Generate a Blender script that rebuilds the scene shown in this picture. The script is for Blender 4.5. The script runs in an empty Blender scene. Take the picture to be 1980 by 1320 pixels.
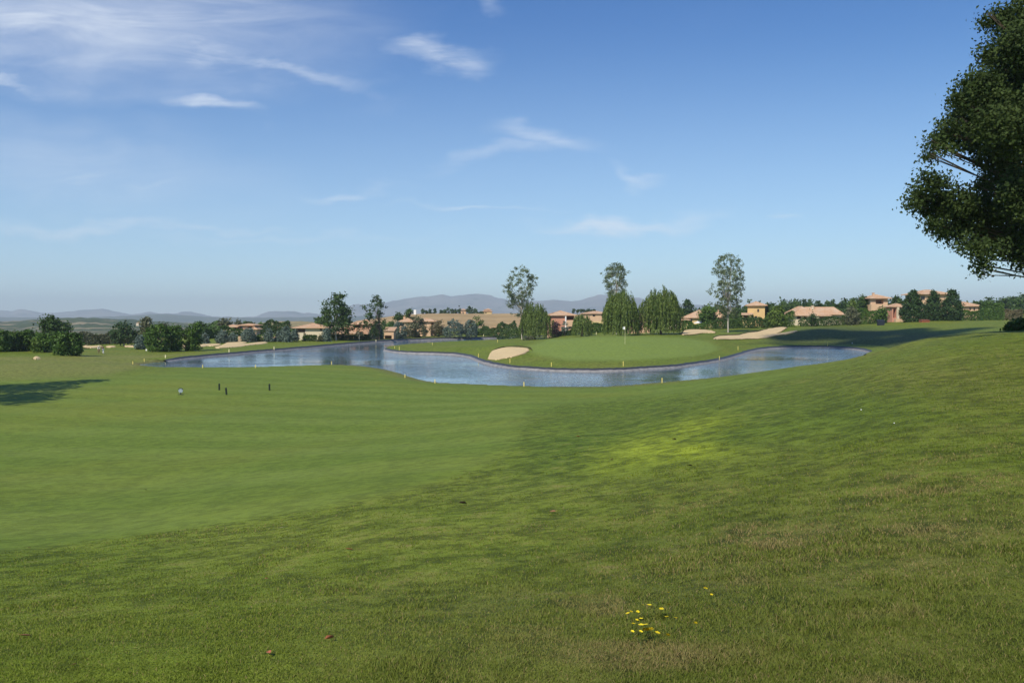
import bpy, math, random
import numpy as np
from mathutils import Vector, Matrix
rng = np.random.default_rng(7)
random.seed(7)
sc = bpy.context.scene
col = sc.collection
FPX = 1547.0
CX, CY, HOR = 990.0, 660.0, 618.0
CAM = np.array([0.0, 0.0, 8.0])
TH = math.atan((CY - HOR) / FPX)
ST, CT = math.sin(TH), math.cos(TH)
SUN_EL, SUN_AZ = math.radians(44), (-0.50, -0.86)      # horizontal direction towards the sun

# ---------------------------------------------------------------- view geometry
def ray(px, py):
    u = (px - CX) / FPX; v = (CY - py) / FPX
    return np.array([u, CT + v * ST, -ST + v * CT])
def at(px, py, Y):
    d = ray(px, py)
    return CAM + d * (Y / d[1])
def zat(py, Y):
    return float(at(CX, py, Y)[2])
def on_plane(px, py, z=0.0):
    d = ray(px, py)
    return CAM + d * ((z - CAM[2]) / d[2])
def project(P):
    P = np.atleast_2d(P) - CAM
    a = P[:, 1] * CT - P[:, 2] * ST
    b = P[:, 1] * ST + P[:, 2] * CT
    a = np.maximum(a, 1e-3)
    return CX + P[:, 0] / a * FPX, CY - b / a * FPX

# ---------------------------------------------------------------- terrain
ROWS = np.array([1, 3.6, 6, 10, 17, 25, 32, 42, 52, 62, 75, 97, 125, 145, 168, 185, 200, 230, 260, 300, 340, 420, 600, 1000, 3000, 13000.])
COLS = {
 -900: "6.2 6.2 5.6 4.8 3.8 3.2 2.7 2.3 1.9 1.7 1.5 1.3 1.2 1.1 1.1 1.0 .8 0 -1 -2 -3 -4 -6 -8 -10 -12",
    0: "6.4 6.35 5.75 4.95 3.9 3.1 2.6 2.15 1.85 1.65 1.45 1.3 1.2 1.05 1.0 1.1 .6 -.3 -1 -2 -3 -4 -6 -8 -10 -12",
  250: "6.4 6.37 5.8 5.05 4.05 3.2 2.7 2.2 1.85 1.6 1.35 1.1 .8 .6 .6 .6 .5 .2 0 -.3 -1 -2 -5 -8 -10 -12",
  500: "6.4 6.37 5.85 5.2 4.3 3.45 2.9 2.3 1.9 1.6 1.3 .9 .5 .3 .3 .3 .6 .8 1.1 1.6 1.8 1.5 -1 -5 -10 -12",
  750: "6.4 6.37 5.9 5.4 4.6 3.8 3.2 2.5 2.0 1.65 1.25 .7 .3 .3 .4 .5 .6 .6 .6 .8 1.2 2 2 -2 -10 -12",
  990: "6.4 6.37 5.95 5.5 4.85 4.25 3.75 3.05 2.45 1.95 1.3 .2 .4 1.0 1.9 2.2 2.2 1.7 1.0 .6 1.2 2.5 3 0 -10 -12",
 1200: "6.4 6.38 6.0 5.65 5.15 4.6 4.15 3.45 2.8 2.2 1.45 .2 .6 1.4 3.0 3.9 3.9 3.2 3.3 3.7 4.2 5 5 2 -8 -12",
 1300: "6.4 6.38 6.05 5.75 5.35 4.9 4.5 3.85 3.25 2.65 1.95 .4 .4 1.0 2.4 3.2 3.5 3.7 3.9 4.4 5 6 8 5 -5 -12",
 1400: "6.4 6.39 6.1 5.85 5.55 5.2 4.9 4.4 3.9 3.4 2.65 .9 .3 .3 1.0 1.8 2.4 3.1 4.3 4.8 5.4 7 10 6 -5 -12",
 1500: "6.4 6.4 6.15 5.95 5.75 5.5 5.3 4.9 4.5 4.05 3.3 1.6 .3 .2 .2 .2 .3 1.5 4.4 5.3 5.9 8 12 6 -5 -12",
 1600: "6.4 6.4 6.2 6.05 5.95 5.8 5.7 5.4 5.05 4.6 3.9 2.2 .6 .2 .2 .2 .2 1.2 5.0 5.6 6.2 9 14 7 -5 -12",
 1690: "6.4 6.41 6.25 6.2 6.2 6.2 6.15 6.0 5.75 5.4 4.7 3.2 1.3 .6 .3 .4 1.3 3.3 4.9 6.4 6.9 9.5 15 8 -5 -12",
 1800: "6.4 6.42 6.3 6.35 6.45 6.55 6.65 6.75 6.72 6.5 5.9 4.4 2.6 2.2 2.6 3.1 3.8 5.3 6.4 7.5 7.8 10 15 8 -5 -12",
 1980: "6.4 6.43 6.4 6.5 6.7 6.95 7.1 7.3 7.28 7.1 6.6 5.5 4.6 4.5 4.9 5.4 5.9 6.7 7.2 7.8 8.4 11 16 9 -5 -12",
 2900: "6.45 6.5 6.6 6.9 7.3 7.6 7.9 8.2 8.3 8.2 7.8 7 6.2 6 6.2 6.5 7 8 8.5 9 10 12 17 10 -5 -12",
}
def pchip(x, y, q):
    """monotone cubic through (x, y[:, k]) at q"""
    h = np.diff(x)[:, None]; d = np.diff(y, axis=0) / h
    m = np.zeros_like(y)
    w1 = 2 * h[1:] + h[:-1]; w2 = h[1:] + 2 * h[:-1]
    same = (d[:-1] * d[1:]) > 0
    den = np.where(same, w1 / np.where(same, d[:-1], 1) + w2 / np.where(same, d[1:], 1), 1)
    m[1:-1] = np.where(same, (w1 + w2) / den, 0)
    m[0], m[-1] = d[0], d[-1]
    i = np.clip(np.searchsorted(x, q) - 1, 0, len(x) - 2)
    t = ((q - x[i]) / (x[i + 1] - x[i]))[:, None]; hh = h[i]
    return ((2*t**3 - 3*t**2 + 1) * y[i] + (t**3 - 2*t**2 + t) * hh * m[i]
            + (-2*t**3 + 3*t**2) * y[i + 1] + (t**3 - t**2) * hh * m[i + 1])
_cu = np.array([(k - CX) / FPX for k in COLS])
_tab = np.array([[float(a) for a in v.split()] for v in COLS.values()]).T      # rows x cols
LQ = np.linspace(0, math.log(13000), 700)
UQ = np.linspace(_cu[0], _cu[-1], 700)
_fine = pchip(np.log(ROWS), _tab, LQ)
FINE = pchip(_cu, _fine.T, UQ).T
for _ in range(3):                                      # soften the knots
    FINE[:, 1:-1] = (FINE[:, :-2] + 2 * FINE[:, 1:-1] + FINE[:, 2:]) / 4
    FINE[1:-1] = (FINE[:-2] + 2 * FINE[1:-1] + FINE[2:]) / 4

def vnoise(x, y, seed=0):
    """smooth value noise, -1..1"""
    xi = np.floor(x).astype(np.int64); yi = np.floor(y).astype(np.int64)
    fx = x - xi; fy = y - yi
    fx = fx * fx * (3 - 2 * fx); fy = fy * fy * (3 - 2 * fy)
    def hsh(a, b):
        n = (a * 374761393 + b * 668265263 + seed * 974711) & 0x7fffffff
        n = ((n ^ (n >> 13)) * 1274126177) & 0x7fffffff
        return ((n ^ (n >> 16)) & 0xffff) / 32767.5 - 1
    a = hsh(xi, yi); b = hsh(xi + 1, yi); c = hsh(xi, yi + 1); d = hsh(xi + 1, yi + 1)
    return (a * (1 - fx) + b * fx) * (1 - fy) + (c * (1 - fx) + d * fx) * fy

LAKE_PX = [(270,706),(330,712.5),(420,712),(520,709.5),(600,707),(660,706),(714,710),(760,719),(800,732),(840,740),(900,743),(1000,747),(1090,749),(1180,748),
 (1280,740),(1400,729),(1500,717),(1600,703),(1650,694),(1680,686),(1684,682),(1664,677.5),(1630,674.5),(1590,673),(1530,673),(1475,676),
 (1445,682),(1420,690),(1390,698),(1340,706),(1300,711),(1240,715),(1180,718),(1120,718.5),(1060,717),(1000,713),(960,707),(935,701),(912,692),(885,687),(850,685),(805,684),(770,682),(750,679),
 (747,677),(757,673.5),(795,669.5),(850,666),(910,663),(970,661),(1005,658.5),(1050,655),(1085,653.5),(1095,652.5),(1060,652.2),(1000,653.5),(940,655),(880,656.5),(800,659),(740,662),
 (660,668),(600,673.5),(550,677.5),(500,681.5),(450,686),(400,690.5),(350,695.5),(310,700),(280,703)]
LAKE = np.array([on_plane(a, b)[:2] for a, b in LAKE_PX])
def smooth_poly(P, n):
    m = len(P); t = np.arange(m * n) / n
    i = np.floor(t).astype(int); f = (t - i)[:, None]
    p0, p1, p2, p3 = P[(i - 1) % m], P[i % m], P[(i + 1) % m], P[(i + 2) % m]
    return .5 * (2 * p1 + (p2 - p0) * f + (2*p0 - 5*p1 + 4*p2 - p3) * f**2 + (3*p1 - p0 - 3*p2 + p3) * f**3)
LAKE = smooth_poly(LAKE, 3)
def sdist(x, y, poly):
    """signed distance to a closed polygon, negative inside"""
    P = np.stack([x, y], 1); A = poly; B = np.roll(poly, -1, 0)
    best = np.full(len(P), 1e18); ins = np.zeros(len(P), bool)
    for a, b in zip(A, B):
        ab = b - a; ap = P - a
        t = np.clip((ap @ ab) / (ab @ ab + 1e-12), 0, 1)
        q = ap - t[:, None] * ab
        best = np.minimum(best, (q * q).sum(1))
        if a[1] != b[1]:
            c = ((a[1] > P[:, 1]) != (b[1] > P[:, 1])) & (P[:, 0] < (b[0] - a[0]) * (P[:, 1] - a[1]) / (b[1] - a[1]) + a[0])
            ins ^= c
    d = np.sqrt(best)
    return np.where(ins, -d, d)
def sstep(a, b, x):
    t = np.clip((x - a) / (b - a), 0, 1)
    return t * t * (3 - 2 * t)
def near_shore(x, y):
    """1 on the low grassy shore nearest the camera, 0 where the lined bank stands up"""
    px = CX + x / np.maximum(y, 1) * FPX
    lim = np.interp(px, [200, 400, 700, 800, 900, 1000, 1200, 1400, 1600, 1700], [150, 155, 148, 112, 108, 108, 108, 130, 165, 178])
    return sstep(6, -6, y - lim)
def Hbase(x, y):
    Y = np.maximum(y, 1.0)
    u = np.clip(x / Y, UQ[0], UQ[-1] - 1e-6)
    fu = (u - UQ[0]) / (UQ[1] - UQ[0]); fl = np.clip(np.log(Y) / (LQ[1] - LQ[0]), 0, len(LQ) - 1.001)
    i = np.clip(fu.astype(int), 0, len(UQ) - 2); j = fl.astype(int)
    fu = fu - i; fl = fl - j
    z = ((FINE[j, i] * (1 - fu) + FINE[j, i + 1] * fu) * (1 - fl) + (FINE[j + 1, i] * (1 - fu) + FINE[j + 1, i + 1] * fu) * fl)
    w = sstep(6, 22, np.abs(y) + np.abs(x) * .3)
    z = z + .13 * w * vnoise(x / 9, y / 9, 1) + .05 * w * vnoise(x / 3.7, y / 3.7, 2) + .012 * vnoise(x / .8, y / .8, 3)
    return z
LB = (LAKE.min(0) - 25, LAKE.max(0) + 25)
def H(x, y, want_d=False):
    x = np.atleast_1d(np.asarray(x, float)); y = np.atleast_1d(np.asarray(y, float))
    z = Hbase(x, y)
    D = np.full(len(x), 99.0)
    m = (x > LB[0][0]) & (x < LB[1][0]) & (y > LB[0][1]) & (y < LB[1][1])
    if m.any():
        d = sdist(x[m], y[m], LAKE); D[m] = d
        ns = near_shore(x[m], y[m])
        bank = .12 * ns + (1 - ns) * np.interp(y[m], [120, 200, 300], [.5, .6, .9])
        zz = z[m]
        wl = np.interp(y[m], [100, 200, 300], [7, 9, 6])
        out = bank + (np.maximum(zz, bank * .8) - bank) * sstep(0, 1, d / wl)
        ins = np.where(d > -.8, bank + (d / .8) * (bank + .5), -.5 - .8 * sstep(.8, 6, -d))
        z[m] = np.where(d > 0, out, ins)
    return (z, D) if want_d else z
def h1(x, y):
    return float(H(x, y)[0])
def hit(px, py, y0=2.0, y1=420.0):
    d = ray(px, py)
    Y = np.exp(np.linspace(math.log(y0), math.log(y1), 1600))
    P = CAM + d[None] * (Y / d[1])[:, None]
    dz = P[:, 2] - H(P[:, 0], P[:, 1])
    k = np.argmax(dz < 0) if (dz < 0).any() else len(Y) - 1
    p = P[k].copy()
    if 0 < k:
        t = dz[k - 1] / (dz[k - 1] - dz[k] + 1e-9)
        p = P[k - 1] + (P[k] - P[k - 1]) * t
    return p

# ---------------------------------------------------------------- mesh helpers
def mk(name, V, F, mat, parent=None, base=None, smooth=False, attrs=None, mats=None, midx=None):
    V = np.asarray(V, float).reshape(-1, 3)
    if base is not None: V = V - np.asarray(base, float)
    me = bpy.data.meshes.new(name)
    if isinstance(F, np.ndarray):
        k = F.shape[1]; n = len(F)
        me.vertices.add(len(V)); me.vertices.foreach_set("co", V.astype(np.float32).ravel())
        me.loops.add(n * k); me.loops.foreach_set("vertex_index", F.astype(np.int32).ravel())
        me.polygons.add(n)
        me.polygons.foreach_set("loop_start", (np.arange(n) * k).astype(np.int32))
        me.update(calc_edges=True)
        me.validate()
    else:
        me.from_pydata([tuple(v) for v in V], [], [tuple(f) for f in F])
    for m in (mats or [mat]): me.materials.append(m)
    if midx is not None: me.polygons.foreach_set("material_index", np.asarray(midx, np.int32))
    if smooth: me.polygons.foreach_set("use_smooth", np.ones(len(me.polygons), bool))
    for an, (dom, arr) in (attrs or {}).items():
        a = me.attributes.new(an, 'FLOAT', dom); a.data.foreach_set("value", np.asarray(arr, np.float32))
    me.update()
    o = bpy.data.objects.new(name, me); col.objects.link(o)
    if parent is not None: o.parent = parent
    elif base is not None: o.location = tuple(base)
    return o
def tag(o, label, cat, group=None):
    o["label"] = label; o["category"] = cat
    if group: o["group"] = group
    return o
def struct(o, kind="structure"):
    o["kind"] = kind
    return o
def thing(name, label, cat, loc, group=None):
    o = bpy.data.objects.new(name, None); col.objects.link(o)
    o.location = tuple(loc); o.empty_display_size = .2
    return tag(o, label, cat, group)
class MB:
    def __init__(s): s.v = []; s.f = []
    def add(s, V, F):
        b = len(s.v); s.v += [tuple(p) for p in V]; s.f += [tuple(i + b for i in f) for f in F]
        return s
    def box(s, x0, x1, y0, y1, z0, z1):
        return s.add([(x0,y0,z0),(x1,y0,z0),(x1,y1,z0),(x0,y1,z0),(x0,y0,z1),(x1,y0,z1),(x1,y1,z1),(x0,y1,z1)],
                     [(3,2,1,0),(4,5,6,7),(0,1,5,4),(1,2,6,5),(2,3,7,6),(3,0,4,7)])
    def tube(s, pts, rad, n=7, cap=True):
        pts = [np.asarray(p, float) for p in pts]; V = []; F = []
        for i, p in enumerate(pts):
            t = pts[min(i + 1, len(pts) - 1)] - pts[max(i - 1, 0)]
            t = t / (np.linalg.norm(t) + 1e-9)
            a = np.cross(t, (0, 0, 1.) if abs(t[2]) < .9 else (1., 0, 0)); a /= np.linalg.norm(a); b = np.cross(t, a)
            for k in range(n):
                an = 2 * math.pi * k / n
                V.append(p + rad[i] * (math.cos(an) * a + math.sin(an) * b))
        for i in range(len(pts) - 1):
            for k in range(n):
                F.append((i*n + k, i*n + (k+1) % n, (i+1)*n + (k+1) % n, (i+1)*n + k))
        if cap: F += [tuple(range(n))[::-1], tuple(range((len(pts)-1)*n, len(pts)*n))]
        return s.add(V, F)
    def lathe(s, prof, n=16, c=(0,0,0)):
        V = []; F = []
        for r, z in prof:
            for k in range(n):
                an = 2 * math.pi * k / n
                V.append((c[0] + r * math.cos(an), c[1] + r * math.sin(an), c[2] + z))
        for i in range(len(prof) - 1):
            for k in range(n): F.append((i*n + k, i*n + (k+1) % n, (i+1)*n + (k+1) % n, (i+1)*n + k))
        F += [tuple(range(n))[::-1], tuple(range((len(prof)-1)*n, len(prof)*n))]
        return s.add(V, F)
    def build(s, name, mat, parent=None, base=None, smooth=False):
        return mk(name, s.v, s.f, mat, parent, base, smooth)

# ---------------------------------------------------------------- materials
class NT:
    def __init__(s, tree): s.t = tree; s.n = tree.nodes; s.l = tree.links
    def new(s, typ, **kw):
        n = s.n.new(typ)
        for k, v in kw.items():
            if k.startswith('i_'):
                key = k[2:]; key = int(key) if key.isdigit() else key.replace('_', ' ')
                s.set(n.inputs[key], v)
            else: setattr(n, k, v)
        return n
    def set(s, inp, v):
        if isinstance(v, bpy.types.NodeSocket): s.l.new(v, inp)
        else: inp.default_value = v
    def math(s, op, a, b=0.0, c=0.0, clamp=False):
        n = s.n.new('ShaderNodeMath'); n.operation = op; n.use_clamp = clamp
        s.set(n.inputs[0], a); s.set(n.inputs[1], b)
        if op in ('MULTIPLY_ADD', 'SMOOTH_MIN'): s.set(n.inputs[2], c)
        return n.outputs[0]
    def mix(s, f, a, b, blend='MIX'):
        n = s.n.new('ShaderNodeMix'); n.data_type = 'RGBA'; n.blend_type = blend
        s.set(n.inputs[0], f); s.set(n.inputs[6], a); s.set(n.inputs[7], b)
        return n.outputs[2]
    def noise(s, vec, scale, detail=3, rough=.55, dist=0.0):
        n = s.n.new('ShaderNodeTexNoise'); s.set(n.inputs['Vector'], vec)
        n.inputs['Scale'].default_value = scale; n.inputs['Detail'].default_value = detail
        n.inputs['Roughness'].default_value = rough; n.inputs['Distortion'].default_value = dist
        return n.outputs['Fac']
    def ramp(s, f, a, b, c0=0.0, c1=1.0):
        n = s.n.new('ShaderNodeMapRange'); n.interpolation_type = 'SMOOTHSTEP'
        s.set(n.inputs[0], f); s.set(n.inputs[1], a); s.set(n.inputs[2], b); s.set(n.inputs[3], c0); s.set(n.inputs[4], c1)
        return n.outputs[0]
    def attr(s, name):
        n = s.n.new('ShaderNodeAttribute'); n.attribute_name = name
        return n.outputs['Fac']
    def mapping(s, vec, scale=(1,1,1), rot=(0,0,0), loc=(0,0,0)):
        n = s.n.new('ShaderNodeMapping'); s.set(n.inputs[0], vec)
        n.inputs['Scale'].default_value = scale; n.inputs['Rotation'].default_value = rot; n.inputs['Location'].default_value = loc
        return n.outputs[0]
def rgba(c): return (c[0], c[1], c[2], 1.0)
def new_mat(name):
    m = bpy.data.materials.new(name); m.use_nodes = True
    t = NT(m.node_tree); b = m.node_tree.nodes['Principled BSDF']
    return m, t, b
_mc = {}
def plain(name, c, rough=.7, spec=.3, var=.12, scale=6.0, metal=0.0):
    if name in _mc: return _mc[name]
    m, t, b = new_mat(name)
    pos = t.new('ShaderNodeNewGeometry').outputs['Position']
    f = t.noise(pos, scale, 4, .6)
    cc = t.mix(f, rgba([v * (1 - var) for v in c]), rgba([min(1, v * (1 + var)) for v in c]))
    t.set(b.inputs['Base Color'], cc); b.inputs['Roughness'].default_value = rough
    b.inputs['Specular IOR Level'].default_value = spec; b.inputs['Metallic'].default_value = metal
    _mc[name] = m
    return m
def leafmat(name, c1, c2, trans=.22, rough=.55, spec=.25):
    if name in _mc: return _mc[name]
    m, t, b = new_mat(name)
    f = t.attr('tint')
    cc = t.mix(f, rgba(c1), rgba(c2))
    t.set(b.inputs['Base Color'], cc); b.inputs['Roughness'].default_value = rough
    b.inputs['Specular IOR Level'].default_value = spec
    tr = t.new('ShaderNodeBsdfTranslucent'); tc = t.mix(1.0, cc, (1.0, 1.05, .55, 1), 'MULTIPLY')
    t.set(tr.inputs['Color'], tc)
    mx = t.new('ShaderNodeMixShader'); mx.inputs[0].default_value = trans
    t.l.new(b.outputs[0], mx.inputs[1]); t.l.new(tr.outputs[0], mx.inputs[2])
    t.l.new(mx.outputs[0], t.n['Material Output'].inputs['Surface'])
    _mc[name] = m
    return m
# ---------------------------------------------------------------- camera, sun, sky
cd = bpy.data.cameras.new("camera"); cam = bpy.data.objects.new("camera", cd); col.objects.link(cam)
cd.sensor_width = 36; cd.lens = FPX / 1980 * 36; cd.clip_start = .1; cd.clip_end = 60000
cam.location = tuple(CAM); cam.rotation_euler = (math.pi / 2 - TH, 0, 0)
sc.camera = cam
sdir = np.array([SUN_AZ[0], SUN_AZ[1], 0.0]); sdir /= np.linalg.norm(sdir)
SUN = sdir * math.cos(SUN_EL) + np.array([0, 0, math.sin(SUN_EL)])
sl = bpy.data.lights.new("sun", 'SUN'); sl.energy = 4.2; sl.angle = math.radians(.5); sl.color = (1.0, .93, .82)
so = bpy.data.objects.new("sun", sl); col.objects.link(so)
so.rotation_euler = Vector(SUN).to_track_quat('Z', 'Y').to_euler()
sc.cycles.use_denoising = True; sc.cycles.denoiser = 'OPENIMAGEDENOISE'; sc.cycles.denoising_input_passes = 'RGB_ALBEDO_NORMAL'; sc.cycles.denoising_prefilter = 'ACCURATE'
sc.view_settings.view_transform = 'Standard'; sc.view_settings.look = 'None'
sc.view_settings.exposure = .20; sc.view_settings.gamma = 1

w = bpy.data.worlds.new("World"); sc.world = w; w.use_nodes = True
t = NT(w.node_tree); bg = t.n['Background']
sky = t.new('ShaderNodeTexSky', sky_type='NISHITA'); sky.sun_disc = False
sky.sun_elevation = SUN_EL; sky.sun_rotation = math.atan2(SUN_AZ[0], SUN_AZ[1])
sky.air_density = .95; sky.dust_density = .1; sky.ozone_density = 7.0; sky.altitude = 1400
SKY_STR = .118
dirv = t.new('ShaderNodeTexCoord').outputs['Generated']
sx = t.new('ShaderNodeSeparateXYZ'); t.l.new(dirv, sx.inputs[0])
ay = t.math('MAXIMUM', t.math('ABSOLUTE', sx.outputs[1]), .05)
U = t.math('DIVIDE', sx.outputs[0], ay); V = t.math('DIVIDE', sx.outputs[2], ay)
cb = t.new('ShaderNodeCombineXYZ'); t.l.new(U, cb.inputs[0]); t.l.new(V, cb.inputs[1])
uv = cb.outputs[0]
# cirrus: fibrous noise stretched along the wind, gathered in a few banks of cloud
wisp = t.noise(t.mapping(uv, (3.2, 15, 1), (0, 0, .12)), 1.6, 9, .62, 1.1)
fine = t.noise(t.mapping(uv, (9, 34, 1), (0, 0, .16)), 2.0, 6, .65, .6)
fib = t.math('ADD', t.math('MULTIPLY', wisp, .7), t.math('MULTIPLY', fine, .3))
warp = t.new('ShaderNodeVectorMath', operation='SCALE')
wn = t.new('ShaderNodeTexNoise'); t.l.new(t.mapping(uv, (4, 9, 1)), wn.inputs['Vector']); wn.inputs['Scale'].default_value = 2.2; wn.inputs['Detail'].default_value = 5
wv = t.new('ShaderNodeVectorMath', operation='SUBTRACT'); t.l.new(wn.outputs['Color'], wv.inputs[0]); wv.inputs[1].default_value = (.5, .5, .5)
t.l.new(wv.outputs[0], warp.inputs[0]); warp.inputs['Scale'].default_value = .10
uw = t.new('ShaderNodeVectorMath', operation='ADD'); t.l.new(uv, uw.inputs[0]); t.l.new(warp.outputs[0], uw.inputs[1])
uvw = uw.outputs[0]
def bank(px, py, hw, hh, rot, k, soft=1.0):
    u0 = (px - CX) / FPX; v0 = (HOR - py) / FPX
    m = t.mapping(uvw, (1, 1, 1), (0, 0, math.radians(rot)))
    c, s_ = math.cos(math.radians(rot)), math.sin(math.radians(rot))
    ru, rv = c * u0 - s_ * v0, s_ * u0 + c * v0
    sp = t.new('ShaderNodeSeparateXYZ'); t.l.new(m, sp.inputs[0])
    a = t.math('MULTIPLY', t.math('SUBTRACT', sp.outputs[0], ru), FPX / hw)
    b = t.math('MULTIPLY', t.math('SUBTRACT', sp.outputs[1], rv), FPX / hh)
    r = t.math('SQRT', t.math('ADD', t.math('MULTIPLY', a, a), t.math('MULTIPLY', b, b)))
    return t.ramp(r, 1.25, .0, 0.0, k)
BANKS = [(110,40,480,125,6,1.0), (350,85,280,95,12,.85), (560,148,200,26,7,.65), (840,110,130,30,4,.95), (400,206,125,24,9,.95), (25,160,90,22,14,.9), (130,140,70,26,10,.5),
         (170,325,270,60,9,.5), (150,432,330,20,-1,.62), (420,428,200,12,1,.42), (1070,268,120,30,6,.6), (1195,428,190,22,-3,1.05), (1235,333,60,18,20,.5),
         (680,360,120,14,-3,.5), (920,392,170,9,2,.45), (1520,432,40,10,0,.4), (940,6,50,16,15,.28), (560,455,330,14,0,.35), (300,345,110,14,4,.5), (980,300,160,20,-9,.4)]
tot = None
for b_ in BANKS:
    v_ = bank(*b_)
    tot = v_ if tot is None else t.math('MAXIMUM', tot, v_)
dens = t.math('MULTIPLY', tot, t.ramp(fib, .30, .68, .15, 1.0))
veil = t.math('MULTIPLY', t.ramp(t.noise(t.mapping(uv, (1.4, 7, 1), (0, 0, .1)), 1.7, 7, .6, .8), .55, .85), .08)
soft = t.math('MULTIPLY', t.math('MAXIMUM', bank(130, 10, 620, 190, 5, 1.0), bank(120, 310, 460, 95, 8, .34)), t.ramp(wisp, .25, .7, .45, 1.0))
dens = t.math('MULTIPLY', t.math('MAXIMUM', dens, t.math('MAXIMUM', veil, soft)), .78)
dens = t.math('MULTIPLY', dens, t.ramp(V, .03, .12))
CLOUD = (6.3, 6.8, 7.5, 1)
sc_ = t.new('ShaderNodeSeparateColor'); t.l.new(sky.outputs[0], sc_.inputs[0])
skyc = t.new('ShaderNodeCombineColor', i_0=t.math('MULTIPLY', t.math('POWER', sc_.outputs[0], 1.32), .60), i_1=t.math('MULTIPLY', t.math('POWER', sc_.outputs[1], 1.12), .80), i_2=t.math('MULTIPLY', t.math('POWER', sc_.outputs[2], .84), 1.29)).outputs[0]
skyc = t.mix(t.ramp(V, .40, .0, .0, .36), skyc, (5.6, 6.7, 7.2, 1))
t.set(bg.inputs['Color'], t.mix(dens, skyc, CLOUD))
bg.inputs['Strength'].default_value = SKY_STR

# ---------------------------------------------------------------- ground zones (traced on the grass, softened)
FAIRWAY = [(-500,742),(0,735),(150,731),(260,722),(400,712),(640,705),(712,709),(800,732),(900,743),(1000,747),(1180,748),(1290,741),(1420,730),(1540,715),(1640,700),
           (1500,733),(1420,748),(1330,760),(1200,772),(1090,782),(1035,796),(1005,830),(985,862),(950,890),(870,925),(750,955),(600,985),(450,1008),(250,1036),(0,1068),(-500,1120)]
GREEN = [(1025,668),(1060,656),(1150,651),(1250,650),(1320,653),(1368,660),(1392,672),(1380,684),(1300,692),(1200,697),(1100,696),(1045,688),(1022,678)]
BRIGHT = [(1130,908),(1160,880),(1215,850),(1270,828),(1340,806),(1400,800),(1410,822),(1350,850),(1400,868),(1440,872),(1380,892),(1300,898),(1230,905),(1170,915)]
DARKGREEN = [(960,890),(975,840),(1010,800),(1090,784),(1200,776),(1330,764),(1450,752),(1620,740),(1760,760),(1800,800),(1700,850),(1560,868),(1440,880),(1300,905),(1150,925),(1020,938)]  # darker green area of the slope
DRY = [(1080,1120),(1300,1040),(1550,985),(1800,960),(2100,960),(2100,1400),(600,1400),(640,1200),(800,1130)]
MOUND_SHADE = [(1495,648),(1540,640),(1600,630),(1660,632),(1740,640),(1850,646),(1990,640),(1990,690),(1690,700),(1560,674),(1460,676),(1440,668),(1480,660)]  # outline of the shade on the mound, put into the grass colour
def pxmask(x, y, z, poly, soft):
    """soft mask of a traced outline: distance counted in metres-equivalent of the outline's own unit"""
    px, py = project(np.stack([x, y, z], 1))
    py2 = (py - HOR)
    d = sdist(px, py * 4, np.array([(a, b * 4) for a, b in poly], float))
    return sstep(soft, -soft, d)

# ---------------------------------------------------------------- ground
us = np.concatenate([np.linspace(-2.0, -.74, 26)[:-1], np.linspace(-.74, .74, 430), np.linspace(.74, 2.0, 26)[1:]])
ys = np.concatenate([np.exp(np.linspace(0, math.log(430), 520)), np.exp(np.linspace(math.log(430), math.log(14000), 50))[1:]])
YY, UU = np.meshgrid(ys, us, indexing='ij')
gx, gy = (UU * YY).ravel(), YY.ravel()
gz, gd = H(gx, gy, True)
_cut = (gd < 1.5) & (near_shore(gx, gy) < .5)
gz = np.where(_cut, -.6, gz)
nr, nc = YY.shape
idx = np.arange(nr * nc).reshape(nr, nc)
GF = np.stack([idx[:-1, :-1], idx[:-1, 1:], idx[1:, 1:], idx[1:, :-1]], -1).reshape(-1, 4)
GV = np.stack([gx, gy, gz], 1)
# ground round and behind the viewer
bx = np.arange(-220, 221, 5.0); by = np.arange(-160, 241, 5.0)
BX, BY = np.meshgrid(bx, by); bz = H(BX.ravel(), BY.ravel()) - .12
bi = np.arange(BX.size).reshape(BX.shape) + len(GV)
BF = np.stack([bi[:-1, :-1], bi[:-1, 1:], bi[1:, 1:], bi[1:, :-1]], -1).reshape(-1, 4)
cxm = (BX[:-1, :-1] + 2.5).ravel(); cym = (BY[:-1, :-1] + 2.5).ravel()
keep = ~((cym > 6) & (np.abs(cxm) < 1.75 * cym - 6))
BF = BF[keep]
GV2 = np.concatenate([GV, np.stack([BX.ravel(), BY.ravel(), bz], 1)])
fair = np.zeros(len(GV2)); green = np.zeros(len(GV2)); rough = np.zeros(len(GV2)); shore = np.zeros(len(GV2)); bright = np.zeros(len(GV2)); lush = np.zeros(len(GV2)); dry = np.zeros(len(GV2)); pale = np.zeros(len(GV2)); coarse = np.zeros(len(GV2))  # rough: painted mound shade; lush: darker green area of the slope
COARSE = [(1180,960),(1330,915),(1480,885),(1600,850),(1700,800),(1640,740),(1760,690),(1990,650),(2300,640),(2300,1400),(1000,1400),(1080,1180)]
PALE = [(-400,690),(80,690),(200,684),(330,684),(420,680),(640,666),(760,655),(900,650),(1010,650),(740,664),(500,684),(300,700),(262,712),(200,728),(60,735),(-400,760)]
n0 = len(GV)
vis = gy < 420
fair[:n0][vis] = pxmask(gx[vis], gy[vis], gz[vis], FAIRWAY, 34)
green[:n0][vis] = pxmask(gx[vis], gy[vis], gz[vis], GREEN, 14)
rough[:n0][vis] = pxmask(gx[vis], gy[vis], gz[vis], MOUND_SHADE, 30)  # weight of the painted mound shade
pale[:n0][vis] = pxmask(gx[vis], gy[vis], gz[vis], PALE, 16)
nearv = gy < 75
coarse[:n0][nearv] = pxmask(gx[nearv], gy[nearv], gz[nearv], COARSE, 260)
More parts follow.
